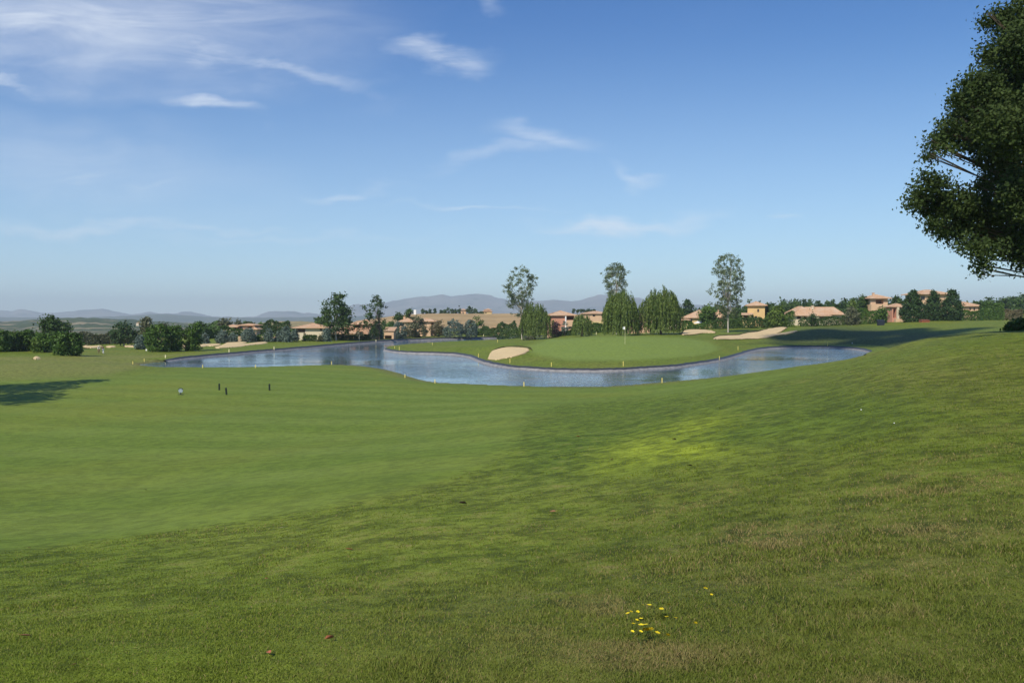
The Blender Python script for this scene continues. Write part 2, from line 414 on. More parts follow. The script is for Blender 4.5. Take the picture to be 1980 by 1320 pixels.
bright[:n0][nearv] = pxmask(gx[nearv], gy[nearv], gz[nearv], BRIGHT, 70) * np.clip(.75 + .6 * vnoise(gx[nearv] / 1.3, gy[nearv] / 2.6, 51), 0, 1)
lush[:n0][nearv] = pxmask(gx[nearv], gy[nearv], gz[nearv], DARKGREEN, 170)  # weight of the darker green area
dry[:n0][nearv] = pxmask(gx[nearv], gy[nearv], gz[nearv], DRY, 300)
green[:n0] *= (gy > 115) & (gd > 0)
fair[:n0] *= (gy < 175)
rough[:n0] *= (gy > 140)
shore[:n0] = sstep(3.0, .3, gd) * (gd < 50)

m, t, b = new_mat("grass_ground")
pos = t.new('ShaderNodeNewGeometry').outputs['Position']
fa, gr, ro, sh = t.attr('fair'), t.attr('green'), t.attr('rough'), t.attr('shore')  # 'rough' carries the painted mound shade
n_big = t.noise(pos, .045, 4, .55); n_mid = t.noise(pos, .35, 5, .6); n_fine = t.noise(pos, 5.0, 5, .7); n_tuft = t.noise(pos, 1.6, 4, .65)
rcol = t.mix(t.ramp(n_mid, .15, .85), (.108, .154, .011, 1), (.150, .188, .022, 1))
rcol = t.mix(t.ramp(n_big, .42, .72, 0, .5), rcol, (.195, .195, .030, 1))
dryf = t.math('MULTIPLY', t.ramp(n_tuft, .54, .72), t.ramp(t.noise(t.mapping(pos, (1, 1, 1), loc=(7, 3, 0)), .13, 3, .55), .44, .62))
rcol = t.mix(t.math('MULTIPLY', t.attr('lush'), .62), rcol, t.mix(n_mid, (.052, .104, .006, 1), (.090, .148, .010, 1)))  # darker green area of the slope
rcol = t.mix(t.math('MULTIPLY', t.attr('dryz'), .6), rcol, t.mix(t.ramp(n_tuft, .35, .65), (.070, .092, .016, 1), (.135, .125, .038, 1)))
rcol = t.mix(t.math('MULTIPLY', dryf, t.math('ADD', .40, t.math('MULTIPLY', t.attr('coarse'), .40))), rcol, (.20, .135, .062, 1))
rcol = t.mix(t.math('MULTIPLY', t.attr('bright'), t.ramp(n_tuft, .25, .6, .45, .9)), rcol, (.250, .300, .020, 1))
# mown fairway, lighter and greyer, with the bands the mower left
mp = t.mapping(pos, (1, 1, 1), (0, 0, .42))
wv = t.new('ShaderNodeTexWave'); wv.bands_direction = 'Y'; t.l.new(mp, wv.inputs['Vector']); wv.inputs['Scale'].default_value = .047
wv.inputs['Distortion'].default_value = 5.5; wv.inputs['Detail'].default_value = 2.5; wv.inputs['Detail Scale'].default_value = .55
band = t.math('ADD', t.math('MULTIPLY', t.ramp(wv.outputs['Fac'], .2, .8), .7), t.math('MULTIPLY', t.noise(t.mapping(pos, (.25, 1.2, 1), (0, 0, .42)), .5, 4, .6), .35))
fcol = t.mix(band, (.124, .178, .019, 1), (.160, .215, .031, 1))
fcol = t.mix(t.ramp(n_mid, .35, .7, 0, .45), fcol, (.118, .180, .018, 1))
fcol = t.mix(t.math('MULTIPLY', t.ramp(n_big, .46, .68), .42), fcol, (.205, .212, .022, 1))
rcol = t.mix(t.math('MULTIPLY', t.attr('pale'), t.ramp(n_big, .3, .6, .45, .9)), rcol, t.mix(n_mid, (.150, .180, .030, 1), (.225, .215, .058, 1)))
c = t.mix(fa, rcol, fcol)
gcol = t.mix(n_mid, (.160, .222, .034, 1), (.198, .258, .050, 1))
c = t.mix(gr, c, gcol)
c = t.mix(t.math('MULTIPLY', ro, .75), c, t.mix(t.ramp(n_tuft, .35, .65), (.035, .060, .014, 1), (.075, .090, .025, 1)))  # cast shade on the mound, painted as darker grass
c = t.mix(t.math('MULTIPLY', sh, .6), c, t.mix(n_tuft, (.10, .11, .03, 1), (.19, .15, .07, 1)))
fl = t.ramp(t.math('ADD', t.math('MULTIPLY', n_fine, .55), t.math('MULTIPLY', n_tuft, .45)), .40, .60, .55, 1.42)
fl = t.math('ADD', t.math('MULTIPLY', fl, t.math('SUBTRACT', 1.0, t.math('MULTIPLY', t.math('MAXIMUM', fa, gr), .55))), t.math('MULTIPLY', t.math('MAXIMUM', fa, gr), .55))
fl = t.math('MULTIPLY', fl, t.math('SUBTRACT', 1.0, t.math('MULTIPLY', t.attr('coarse'), .20)))  # right slope toned darker besides its longer blades
c = t.mix(1.0, c, t.new('ShaderNodeCombineColor', i_0=fl, i_1=fl, i_2=fl).outputs[0], 'MULTIPLY')
sxp = t.new('ShaderNodeSeparateXYZ'); t.l.new(pos, sxp.inputs[0])
plough = t.mix(t.ramp(t.noise(pos, .006, 4, .6), .4, .6), (.055, .075, .030, 1), (.20, .17, .085, 1))
c = t.mix(t.ramp(sxp.outputs[1], 430, 560), c, plough)
t.set(b.inputs['Base Color'], c); b.inputs['Roughness'].default_value = .75; b.inputs['Specular IOR Level'].default_value = .12
pass
bp = t.new('ShaderNodeBump'); bp.inputs['Strength'].default_value = .55; bp.inputs['Distance'].default_value = .05
hb = t.math('ADD', n_fine, t.math('MULTIPLY', t.noise(pos, 18, 3, .7), .5))
t.l.new(hb, bp.inputs['Height']); t.l.new(bp.outputs[0], b.inputs['Normal'])
GRASS = m
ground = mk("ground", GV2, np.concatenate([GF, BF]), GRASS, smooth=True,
            attrs={'fair': ('POINT', fair), 'green': ('POINT', green), 'rough': ('POINT', rough), 'shore': ('POINT', shore), 'bright': ('POINT', bright), 'lush': ('POINT', lush), 'dryz': ('POINT', dry), 'pale': ('POINT', pale), 'coarse': ('POINT', coarse)})  # 'rough': painted mound shade; 'lush': darker green area
struct(ground)

# ---------------------------------------------------------------- water
m, t, b = new_mat("lake_water")
b.inputs['Base Color'].default_value = (.075, .128, .152, 1); b.inputs['Roughness'].default_value = .05
b.inputs['IOR'].default_value = 1.33; b.inputs['Specular IOR Level'].default_value = .62
pos = t.new('ShaderNodeNewGeometry').outputs['Position']
calm = t.ramp(t.noise(pos, .03, 3, .5), .38, .62, .16, 1.0)
r1 = t.noise(t.mapping(pos, (.75, 1.0, 1), (0, 0, .35)), 1.5, 2, .5); r2 = t.noise(pos, .8, 3, .5)
hgt = t.math('MULTIPLY', t.math('ADD', t.math('MULTIPLY', r1, .5), t.math('MULTIPLY', r2, .8)), calm)
bp = t.new('ShaderNodeBump'); bp.inputs['Strength'].default_value = 1.0; bp.inputs['Distance'].default_value = .20
t.l.new(hgt, bp.inputs['Height']); t.l.new(bp.outputs[0], b.inputs['Normal'])
x0, y0 = LAKE.min(0) - 4; x1, y1 = LAKE.max(0) + 4
wx = np.arange(x0, x1, 2.0); wy = np.arange(y0, y1, 2.0)
WX, WY = np.meshgrid(wx, wy); wd = sdist(WX.ravel() + 1, WY.ravel() + 1, LAKE).reshape(WX.shape)
wi = np.arange(WX.size).reshape(WX.shape)
WF = np.stack([wi[:-1, :-1], wi[:-1, 1:], wi[1:, 1:], wi[1:, :-1]], -1).reshape(-1, 4)[(wd[:-1, :-1] < 2.5).ravel()]
lake = struct(mk("lake_water", np.stack([WX.ravel(), WY.ravel(), np.zeros(WX.size)], 1), WF, m, smooth=True))

# stone and liner edging along the water
LP = smooth_poly(np.array([on_plane(a, b_)[:2] for a, b_ in LAKE_PX]), 14)
seg = np.linalg.norm(LP - np.roll(LP, 1, 0), axis=1).cumsum()
tan = np.roll(LP, -1, 0) - np.roll(LP, 1, 0); tan /= np.linalg.norm(tan, axis=1)[:, None]
area = .5 * np.sum(LP[:, 0] * np.roll(LP[:, 1], -1) - np.roll(LP[:, 0], -1) * LP[:, 1])
nrm = np.stack([tan[:, 1], -tan[:, 0]], 1) * (1 if area > 0 else -1)      # outwards, onto the land
ns = near_shore(LP[:, 0], LP[:, 1]); bk = (1 - ns) * np.interp(LP[:, 1], [120, 200, 300], [.5, .6, .9]) + .12 * ns
jit = vnoise(seg / .7, seg * 0 + .3, 5)
rows = [(-1.2, -.45, 0), (-.75, .05, 1), (-.55, .30, 1), (-.3, .55, 1), (-.14, .95, 1), (.12, 1.08, 1), (.55, .98, 0), (1.4, 9, 0), (2.6, 9, 0), (4.0, 9, 0), (5.6, 8, 0)]
SV = []
for off, hh, k in rows:
    o_ = off + .10 * jit * k
    zz = np.where(hh < 0, hh, bk * hh + .05 * jit * k * (bk > .3))
    if hh > 5: zz = H(LP[:, 0] + nrm[:, 0] * o_, LP[:, 1] + nrm[:, 1] * o_) + (.04 if hh > 8 else -.2)
    SV.append(np.stack([LP[:, 0] + nrm[:, 0] * o_, LP[:, 1] + nrm[:, 1] * o_, zz], 1))
n = len(LP); SV = np.concatenate(SV)
SF = [];  MI = []
for r in range(len(rows) - 1):
    i = np.arange(n); j = (i + 1) % n
    f = np.stack([r * n + i, r * n + j, (r + 1) * n + j, (r + 1) * n + i], 1)
    ok = (ns[i] < .5); f = f[ok]
    SF.append(f); MI.append(np.full(len(f), 0 if r < 3 else 1 if r < 5 else 2))
stone = plain("edge_stone", (.24, .23, .22), .85, .2, .75, 1.3)
liner = plain("dark_liner", (.040, .042, .048), .5, .4, .5, 1.2)
struct(mk("lake_edging", SV, np.concatenate(SF), None, mats=[stone, liner, GRASS], midx=np.concatenate(MI)))

# ---------------------------------------------------------------- far hills and mountains
def ridge(name, crest, Y, depth, zfoot, mat, amp, n=500, m=40, seed=3, rocky=1.0):
    px = np.linspace(crest[0][0], crest[-1][0], n)
    py = np.interp(px, [c_[0] for c_ in crest], [c_[1] for c_ in crest])
    py = py + 1.1 * rocky * vnoise(px / 13, px * 0, seed) + .5 * rocky * vnoise(px / 5, px * 0 + 3, seed)
    V = []
    for j in range(m + 1):
        s_ = j / m                                   # 0 foot (near) .. .7 crest .. 1 back
        yy = Y + depth * (s_ - .7)
        k = sstep(0, 1, s_ / .7) if s_ <= .7 else 1 - .45 * ((s_ - .7) / .3)
        x = (px - CX) / FPX * yy
        top = 8 + (HOR - py) / FPX * Y
        a = amp * (math.sin(math.pi * min(s_ / .7, 1)) if s_ < .7 else .3)
        gul = vnoise(x / (amp * 9) + 2 * vnoise(x / (amp * 20), yy + 0 * x, seed + 4), x * 0 + yy / (amp * 30), seed) - .5 * np.abs(vnoise(x / (amp * 3.5), yy / (amp * 14) + 0 * x, seed + 1))
        z = zfoot + (top - zfoot) * k + a * gul * (top - zfoot) / (np.max(top) - zfoot + 1e-6)
        V.append(np.stack([x, np.full(n, yy), z], 1))
    V = np.concatenate(V); ii = np.arange((m + 1) * n).reshape(m + 1, n)
    F = np.stack([ii[:-1, :-1], ii[:-1, 1:], ii[1:, 1:], ii[1:, :-1]], -1).reshape(-1, 4)
    return struct(mk(name, V, F, mat, smooth=True))
def landmat(name, cols, scale, lo=.35, hi=.65, stretch=(1, 1, 1)):
    m, t, b = new_mat(name)
    pos = t.mapping(t.new('ShaderNodeNewGeometry').outputs['Position'], stretch)
    f = t.noise(pos, scale, 5, .6); g = t.noise(t.mapping(pos, (1, 1, 1), loc=(900, 70, 3)), scale * 3.1, 4, .6); hh = t.noise(t.mapping(pos, (1, 1, 1), loc=(100, 370, 3)), scale * .6, 3, .5)
    c = t.mix(t.ramp(f, lo, hi), rgba(cols[0]), rgba(cols[1]))
    c = t.mix(t.ramp(g, .55, .68), c, rgba(cols[2]))
    if len(cols) > 3: c = t.mix(t.ramp(hh, .56, .62), c, rgba(cols[3]))
    t.set(b.inputs['Base Color'], c); b.inputs['Roughness'].default_value = .95; b.inputs['Specular IOR Level'].default_value = .05
    return m
rock = landmat("mountain_rock", [(.13, .13, .13), (.24, .22, .20), (.06, .08, .07)], .0011)
MT = [(-700,592),(-300,600),(-100,606),(0,600),(20,602),(40,598),(60,601),(80,604),(110,604.5),(140,602),(165,599),(205,597),(230,602),(255,608),(275,605),(292,603),(310,606),(335,606.5),(352,604.5),(370,603),(395,608),(410,612),
      (490,613),(505,608),(522,602),(545,601),(565,602),(590,606),(620,608),(640,607),(660,600),(682,590),(705,588),(735,588),(760,583),(800,577),(830,574),(852,571),(875,575),(900,571),(920,570),(940,571),(965,577),
      (1000,585),(1040,583),(1070,580),(1100,582),(1120,581),(1140,574),(1170,570),(1210,572),(1260,581),(1320,588),(1400,594),(1600,590),(1900,596),(2300,598),(2700,604)]
ridge("mountains", MT, 11000, 5200, -30, rock, 70, 900, 60, 3)
LOW = [(-600,612),(0,613),(150,614),(250,611),(300,607),(340,608),(400,612),(470,613.5),(600,613),(700,611),(900,613),(1200,612),(2600,613)]
ridge("low_hills", LOW, 7000, 2600, -20, landmat("scrub", [(.05, .07, .04), (.08, .09, .05), (.13, .12, .08)], .004), 16, 500, 30, 8, .5)
wood_f = landmat("hill_fields", [(.040, .062, .026), (.072, .095, .035), (.035, .05, .022), (.24, .20, .12)], .0075, stretch=(.8, 2.2, 1))
HL = [(-700,628),(-200,624),(0,621.5),(60,618),(100,616.5),(150,614),(200,615),(260,618),(320,622),(380,625),(450,628),(520,630),(700,634)]
ridge("wooded_hill", HL, 2300, 1900, -14, wood_f, 5, 420, 60, 12, .6)
tan_f = landmat("stubble_field", [(.36, .25, .12), (.42, .30, .155), (.30, .22, .11)], .012, stretch=(.6, 2.5, 1))
FL = [(655,634),(690,620),(760,611),(800,607),(860,606),(940,606.5),(1000,606),(1060,607),(1130,608),(1200,606),(1300,606),(1420,604),(1560,607),(1700,612)]
ridge("stubble_hill", FL, 720, 330, 2.0, tan_f, 1.2, 380, 50, 15, .15)
F2 = [(455,634),(505,625),(540,621),(580,620),(610,623),(660,624),(720,622),(790,630)]
ridge("far_field", F2, 1000, 300, -6, landmat("far_field", [(.30, .24, .12), (.22, .19, .09), (.10, .11, .05)], .012, stretch=(.5, 2.5, 1)), 1.5, 200, 30, 17, .3)

# ---------------------------------------------------------------- haze: one even body of air round the whole scene
hm = bpy.data.materials.new("haze"); hm.use_nodes = True
ht = NT(hm.node_tree); ht.n.remove(ht.n['Principled BSDF'])
pv = ht.new('ShaderNodeVolumePrincipled'); pv.inputs['Color'].default_value = (.80, .94, 1.0, 1); pv.inputs['Density'].default_value = 1.2e-4
pv.inputs['Anisotropy'].default_value = .0
ht.l.new(pv.outputs[0], ht.n['Material Output'].inputs['Volume'])
hz = MB().box(-15500, 15500, -600, 15200, -60, 395).build("haze", hm)
struct(hz, "stuff")
# ---------------------------------------------------------------- vegetation
PROF = {
 'round':  ([0,.08,.25,.5,.72,.9,1], [.35,.7,.95,1,.85,.5,.12]),
 'broad':  ([0,.1,.3,.55,.75,.9,1], [.45,.85,1,.92,.68,.4,.12]),
 'spruce': ([0,.06,.25,.5,.75,.92,1], [.8,1,.95,.78,.5,.26,.05]),
 'dome':   ([0,.05,.3,.6,.8,.93,1], [.85,.97,1,.88,.66,.38,.1]),
 'cypress':([0,.1,.4,.7,.9,1], [.6,.85,1,.75,.35,.05]),
 'conifer':([0,.06,.25,.5,.7,.88,1], [.55,.85,1,.86,.62,.36,.04]),
 'column': ([0,.04,.2,.6,.85,.95,1], [.7,.82,.95,1,.92,.72,.4]),
 'poplar': ([0,.12,.3,.5,.7,.88,1], [.22,.6,.9,1,.86,.5,.15]),
 'oval':   ([0,.08,.25,.5,.78,.92,1], [.25,.5,.8,1,.98,.72,.35]),
 'ragged': ([0,.15,.35,.55,.75,.9,1], [.4,.9,1,.75,.5,.35,.1]),
}
def cards(C, outd, s, rg, outw=.55, asp=.5, up=0.0):
    """one diamond leaf (or spray of leaves) per centre"""
    n = len(C)
    nn = outd * outw + rg.normal(size=(n, 3)) * .6; nn[:, 2] += up
    nn /= np.linalg.norm(nn, axis=1)[:, None] + 1e-9
    tt = np.cross(nn, rg.normal(size=(n, 3))); tt /= np.linalg.norm(tt, axis=1)[:, None] + 1e-9
    bb = np.cross(nn, tt)
    ss = (s * rg.uniform(.65, 1.35, n))[:, None]
    k = rg.uniform(.8, 1.2, (n, 1)) * asp
    V = np.stack([C - tt * ss, C - bb * ss * k + nn * ss * .12, C + tt * ss, C + bb * ss * k + nn * ss * .12], 1).reshape(-1, 3)
    F = np.arange(n * 4).reshape(n, 4)
    return V, F
def crown_points(rg, prof, n, R, Hc, clumps, spread, shell=.55, lob=.28, gaps=0.0):
    """leaf centres of a crown standing on z = 0: clumps over an uneven envelope"""
    P = PROF[prof]
    area = np.interp(np.linspace(0, 1, 60), *P); cdf = np.cumsum(area + .15); cdf /= cdf[-1]
    tz = np.interp(rg.uniform(0, 1, clumps), cdf, np.linspace(0, 1, 60))
    th = rg.uniform(0, 2 * math.pi, clumps)
    ph = rg.uniform(0, 9)
    irr = 1 + lob * vnoise(th * 1.1 + ph, tz * 3.5 + ph, 21)
    rr = np.interp(tz, *P) * irr * rg.uniform(shell, 1.0, clumps)
    cc = np.stack([rr * R * np.cos(th), rr * R * np.sin(th), tz * Hc], 1)
    if gaps > 0:
        ok = vnoise(cc[:, 0] / R * 2.2 + ph, (cc[:, 2] + cc[:, 1]) / R * 1.6, 4) > gaps - 1
        cc = cc[ok]
    k = rg.integers(0, len(cc), n)
    sp = spread * rg.uniform(.7, 1.3, len(cc))
    C = cc[k] + rg.normal(size=(n, 3)) * sp[k][:, None] * np.array([1, 1, .8])
    tint = np.clip(rg.uniform(0, 1, len(cc))[k] * .65 + rg.uniform(0, .45, n), 0, 1)
    out = C - np.array([0, 0, Hc * .42]); out = out / np.array([R, R, Hc * .55]); out /= np.linalg.norm(out, axis=1)[:, None] + 1e-9
    return C, out, tint, cc
BARK = plain("bark_brown", (.11, .085, .06), .9, .1, .3, 3.0)
PALEBARK = plain("bark_pale", (.42, .38, .31), .85, .1, .25, 2.5)
LM = {
 'dark':   leafmat("leaf_dark", (0.031, 0.063, 0.013), (0.070, 0.125, 0.022)),
 'mid':    leafmat("leaf_mid", (0.048, 0.097, 0.015), (0.106, 0.178, 0.030)),
 'light':  leafmat("leaf_light", (0.074, 0.129, 0.017), (0.162, 0.227, 0.038)),
 'shrub':  leafmat("leaf_shrub", (0.036, 0.083, 0.012), (0.101, 0.181, 0.025)),
 'blue':   leafmat("leaf_blue", (.075, .118, .088), (.150, .195, .155), .1),
 'olive':  leafmat("leaf_olive", (0.068, 0.081, 0.038), (0.149, 0.155, 0.081)),
 'poplar': leafmat("leaf_poplar", (.070, .105, .034), (.200, .245, .125)),
 'willow': leafmat("leaf_willow", (.058, .104, .014), (.190, .250, .055), .3),
 'conifer':leafmat("leaf_conifer", (0.019, 0.046, 0.013), (0.049, 0.094, 0.019), .1),
 'plum':   leafmat("leaf_plum", (0.041, 0.024, 0.027), (0.074, 0.041, 0.041), .1),
 'brown':  leafmat("leaf_brown", (0.101, 0.088, 0.041), (0.176, 0.149, 0.074), .15),
 'big':    leafmat("leaf_near", (.022, .040, .012), (.075, .105, .028), .18, .6, .08),
}
def limbs(mb, base, targets, r0, rg, pts=4):
    for tg in targets:
        tg = np.asarray(tg); z0 = base[2] + (tg[2] - base[2]) * rg.uniform(.25, .55)
        p0 = np.array([base[0], base[1], z0]); mid = (p0 + tg) / 2 + np.array([0, 0, -.06 * np.linalg.norm(tg - p0)])
        mb.tube([p0, mid, tg], [r0, r0 * .6, r0 * .15], 5, False)
def tree(name, label, pxl, pxr, pytop, pybot, Y, prof='round', mat='mid', n=2200, leaf=.42, clumps=60, spread=.55, bark=None, trunk=.16,
         group=None, cat='tree', gaps=0.0, lob=.28, shell=.55, seed=None, nl=7, base_py=None, trunk_px=None, crownname='crown', outw=.55, asp=.55):
    rg = np.random.default_rng(seed if seed is not None else int(pxl * 7 + pytop * 13 + Y))
    xm = at((pxl + pxr) / 2, HOR, Y)[0]; R = (pxr - pxl) / 2 / FPX * Y
    tx = xm if trunk_px is None else at(trunk_px, HOR, Y)[0]
    zg = h1(tx, Y)
    if base_py is not None: zg = min(zg, zat(base_py, Y))
    zt, zb = zat(pytop, Y), max(zat(pybot, Y), zg + .02)
    base = np.array([tx, Y, zg])
    th = thing(name, label, cat, base, group)
    Hc = (zt - zb) * .96; Rr = R * .9
    C, out, tint, cc = crown_points(rg, prof, n, Rr, Hc, clumps, spread, shell, lob, gaps)
    off = np.array([xm, Y, zb]) - base
    C = C + off
    C[:, 2] = np.maximum(C[:, 2], .05)
    V, F = cards(C, out, leaf, rg, outw, asp)
    o = mk(crownname, V, F, LM[mat], th, attrs={'tint': ('FACE', tint)})
    top = zb - zg + Hc * (.85 if prof in ('poplar', 'conifer', 'spruce', 'cypress') else .6)
    mb = MB(); bend = rg.normal(size=2) * .05 * R
    mb.tube([(0, 0, -.4), (0, 0, .25), (bend[0], bend[1], top * .45), (off[0] * .7, off[1], top)], [trunk * 1.5, trunk, trunk * .75, trunk * .15], 8)
    sel = rg.choice(len(cc), min(nl, len(cc)), replace=False)
    limbs(mb, np.array([0, 0, max(.3, zb - zg - .3)]), cc[sel] + off, trunk * .45, rg)
    mb.build("trunk", bark or BARK, th, smooth=True)
    return th
def willow(label, pxl, pxr, pytop, pybot, Y, n=230, seed=1, group=None):
    rg = np.random.default_rng(seed)
    x = at((pxl + pxr) / 2, HOR, Y)[0]; R = (pxr - pxl) / 2 / FPX * Y; zg = h1(x, Y); zt = zat(pytop, Y) - zg; zb = max(zat(pybot, Y) - zg, .15)
    th = thing("willow_tree", label, "tree", (x, Y, zg), group)
    Vs, ts, outs, ends = [], [], [], []
    for i in range(n):
        a = rg.uniform(0, 2 * math.pi); q = math.sqrt(rg.uniform(.02, 1)) * .97
        lump = 1 + .16 * float(vnoise(np.array([a * 1.3 + seed]), np.array([q * 2.0]), 9)[0])
        r = q * R * lump
        ztop = zt * (1 - .42 * q ** 2.2) * rg.uniform(.80, 1.0) * (1 + .10 * float(vnoise(np.array([a * 1.1 + seed]), np.array([q * 3.0]), 10)[0]))
        zend = zb + (1 - q) * zt * .22 + rg.uniform(0, .85) ** 2 * zt * .7
        zend = min(zend, ztop - .15 * zt)
        L = ztop - zend; m = max(4, int(L / .34))
        s = np.linspace(0, 1, m)
        swing = .10 * R * s ** .6
        cx = (r + swing) * math.cos(a) + .09 * np.cumsum(rg.normal(size=m)) * .6; cy = (r + swing) * math.sin(a) + .09 * np.cumsum(rg.normal(size=m)) * .6
        cz = ztop - L * s
        for k in range(2):
            P = np.stack([cx, cy, cz], 1) + rg.normal(size=(m, 3)) * np.array([.13, .13, .16])
            Vs.append(P); ts.append(np.clip(rg.uniform(0, .7) + rg.uniform(0, .3, m), 0, 1)); outs.append(np.tile([math.cos(a), math.sin(a), .35], (m, 1)))
        ends.append((r * .8 * math.cos(a), r * .8 * math.sin(a), ztop))
    C = np.concatenate(Vs); ti = np.concatenate(ts); od = np.concatenate(outs)
    nn = od * .6 + rg.normal(size=C.shape) * .5; nn /= np.linalg.norm(nn, axis=1)[:, None]
    up = np.tile([0, 0, 1.0], (len(C), 1)) + rg.normal(size=C.shape) * .18
    tt = up - nn * (up * nn).sum(1)[:, None]; tt /= np.linalg.norm(tt, axis=1)[:, None]
    bb = np.cross(nn, tt); s = rg.uniform(.28, .52, (len(C), 1))
    V = np.stack([C - tt * s, C - bb * s * .26, C + tt * s, C + bb * s * .26], 1).reshape(-1, 3)
    V[:, 2] = np.maximum(V[:, 2], .04)
    mk("crown", V, np.arange(len(V)).reshape(-1, 4), LM['willow'], th, attrs={'tint': ('FACE', ti)})
    mb = MB(); mb.tube([(0, 0, -.4), (0, 0, .4), (.1, 0, zt * .35), (.05, .1, zt * .6)], [.5, .36, .3, .12], 9)
    for e in [ends[k] for k in rg.choice(n, 10, replace=False)]:
        mb.tube([(.08, 0, zt * .33), (e[0] * .5, e[1] * .5, e[2] * .8), e], [.16, .09, .02], 5, False)
    mb.build("trunk", BARK, th, smooth=True)
    return th
def shrub_row(name, label, pts, height_py, mat, thick=1.1, n=900, leaf=.3, cat='hedge', lump=.25, group=None, seed=5):
    """a hedge following pts [(px, Y)], top at pixel height_py (number or list)"""
    rg = np.random.default_rng(seed + int(pts[0][0]))
    P = [at(a, HOR, b_) for a, b_ in pts]; hp = height_py if isinstance(height_py, (list, tuple)) else [height_py] * len(pts)
    zt = [zat(h_, b_) for h_, (a, b_) in zip(hp, pts)]
    L = np.concatenate([[0], np.cumsum([np.linalg.norm((P[i+1] - P[i])[:2]) for i in range(len(P) - 1)])])
    n = int(n * 2.2); s = rg.uniform(0, L[-1], n)
    x = np.interp(s, L, [p[0] for p in P]); y = np.interp(s, L, [p[1] for p in P]); top = np.interp(s, L, zt)
    zg = H(x, y)
    hh = np.maximum(top - zg, .5) * (1 + lump * vnoise(s / 1.7, s * 0 + seed, 6))
    f = rg.uniform(0, 1, n); face = rg.uniform(0, 1, n)
    dz = np.where(face < .7, f, rg.uniform(.85, 1.03, n)); w_ = thick * (1 - .35 * dz ** 3)
    dy = np.where(face < .7, np.where(rg.uniform(0, 1, n) < .75, -1, 1) * rg.uniform(.75, 1, n), rg.uniform(-1, 1, n)) * w_
    C = np.stack([x + rg.normal(size=n) * .12, y + dy, zg + dz * hh], 1)
    out = np.stack([rg.normal(size=n) * .2, np.sign(dy) * (face < .7), np.where(face < .7, .25, 1.0)], 1)
    V, F = cards(C, out, leaf, rg)
    ti = np.clip(.5 + .5 * vnoise(x / 2.2, dz * 2 + y, 8) * .8 + rg.normal(size=n) * .18, 0, 1)
    base = (float(np.mean(x)), float(np.mean(y)), float(np.min(zg)))
    return tag(mk(name, V, F, LM[mat], None, base, attrs={'tint': ('FACE', ti)}), label, cat, group)

# --- the three tall thin poplars
G = "tall thin poplars beyond the green"
tree("poplar_tree", "tall thin poplar left of the willows, its pale trunk standing at the lake corner", 972, 1042, 512, 612, 292, 'oval', 'poplar', 7600, .225, 340, .36, PALEBARK, .24, G, gaps=.50, lob=.35, nl=34, shell=.5, trunk_px=1009, seed=15)
tree("poplar_tree", "tall thin poplar rising behind the biggest weeping willow", 1164, 1217, 506, 590, 262, 'oval', 'poplar', 6200, .215, 300, .34, PALEBARK, .22, G, gaps=.50, lob=.35, nl=30, shell=.5, trunk_px=1192, seed=12)
tree("poplar_tree", "tall thin poplar standing alone with a bare white trunk between two bunkers", 1371, 1443, 488, 618, 250, 'oval', 'poplar', 8800, .215, 380, .34, PALEBARK, .24, G, gaps=.50, lob=.35, nl=40, shell=.5, trunk_px=1408, seed=13)
# --- weeping willows
G = "weeping willows behind the green"
willow("weeping willow in front of the leftmost tall poplar", 1008, 1062, 583, 654, 285, 300, 21, G)
willow("short weeping willow in front of the red walled villa", 1104, 1146, 607, 650, 268, 220, 22, G)
willow("large weeping willow behind the flagstick", 1164, 1236, 560, 652, 232, 430, 23, G)
willow("broad weeping willow with a wispy top, right of the flagstick", 1238, 1318, 556, 648, 236, 470, 24, G)
# --- trees on the far bank
tree("plane_tree", "full dark green tree with a forked crown on the far lake bank", 618, 684, 566, 644, 272, 'broad', 'dark', 3400, .40, 75, .75, PALEBARK, .25, None, lob=.4, nl=9, trunk_px=650, seed=31)
tree("sparse_tree", "dark upright tree with thin feathery branches beside the orange villa", 700, 751, 567, 648, 285, 'round', 'dark', 2300, .30, 110, .40, BARK, .18, None, lob=.55, nl=40, shell=.4, trunk_px=733, seed=32)
tree("young_tree", "spindly young tree with a pale stem in front of the orange villa", 688, 701, 634, 650, 272, 'round', 'olive', 160, .3, 14, .3, PALEBARK, .12, None, seed=33)
tree("umbrella_pine", "round topped pine beside the white tower, rising over a villa roof", 784, 800, 598, 616, 345, 'round', 'dark', 420, .42, 20, .5, BARK, .2, None, seed=34)
tree("ivy_tree", "ragged tree in front of the tall villa with a chimney", 784, 829, 611, 655, 320, 'round', 'olive', 2300, .36, 80, .6, BARK, .2, None, gaps=.9, lob=.5, seed=35)
tree("birch_tree", "thin tree with brownish leaves at the right corner of the tall villa", 834, 864, 616, 652, 326, 'round', 'brown', 1300, .36, 60, .6, BARK, .12, None, gaps=.9, seed=36)
tree("laurel_tree", "dense green tree behind the two grey-blue spruces", 905, 938, 612, 650, 345, 'dome', 'mid', 900, .42, 34, .6, BARK, .2, None, seed=37)
tree("round_tree", "round dark tree left of the villa chimney", 762, 783, 604, 622, 380, 'round', 'dark', 420, .5, 22, .6, BARK, .2, None, seed=38)
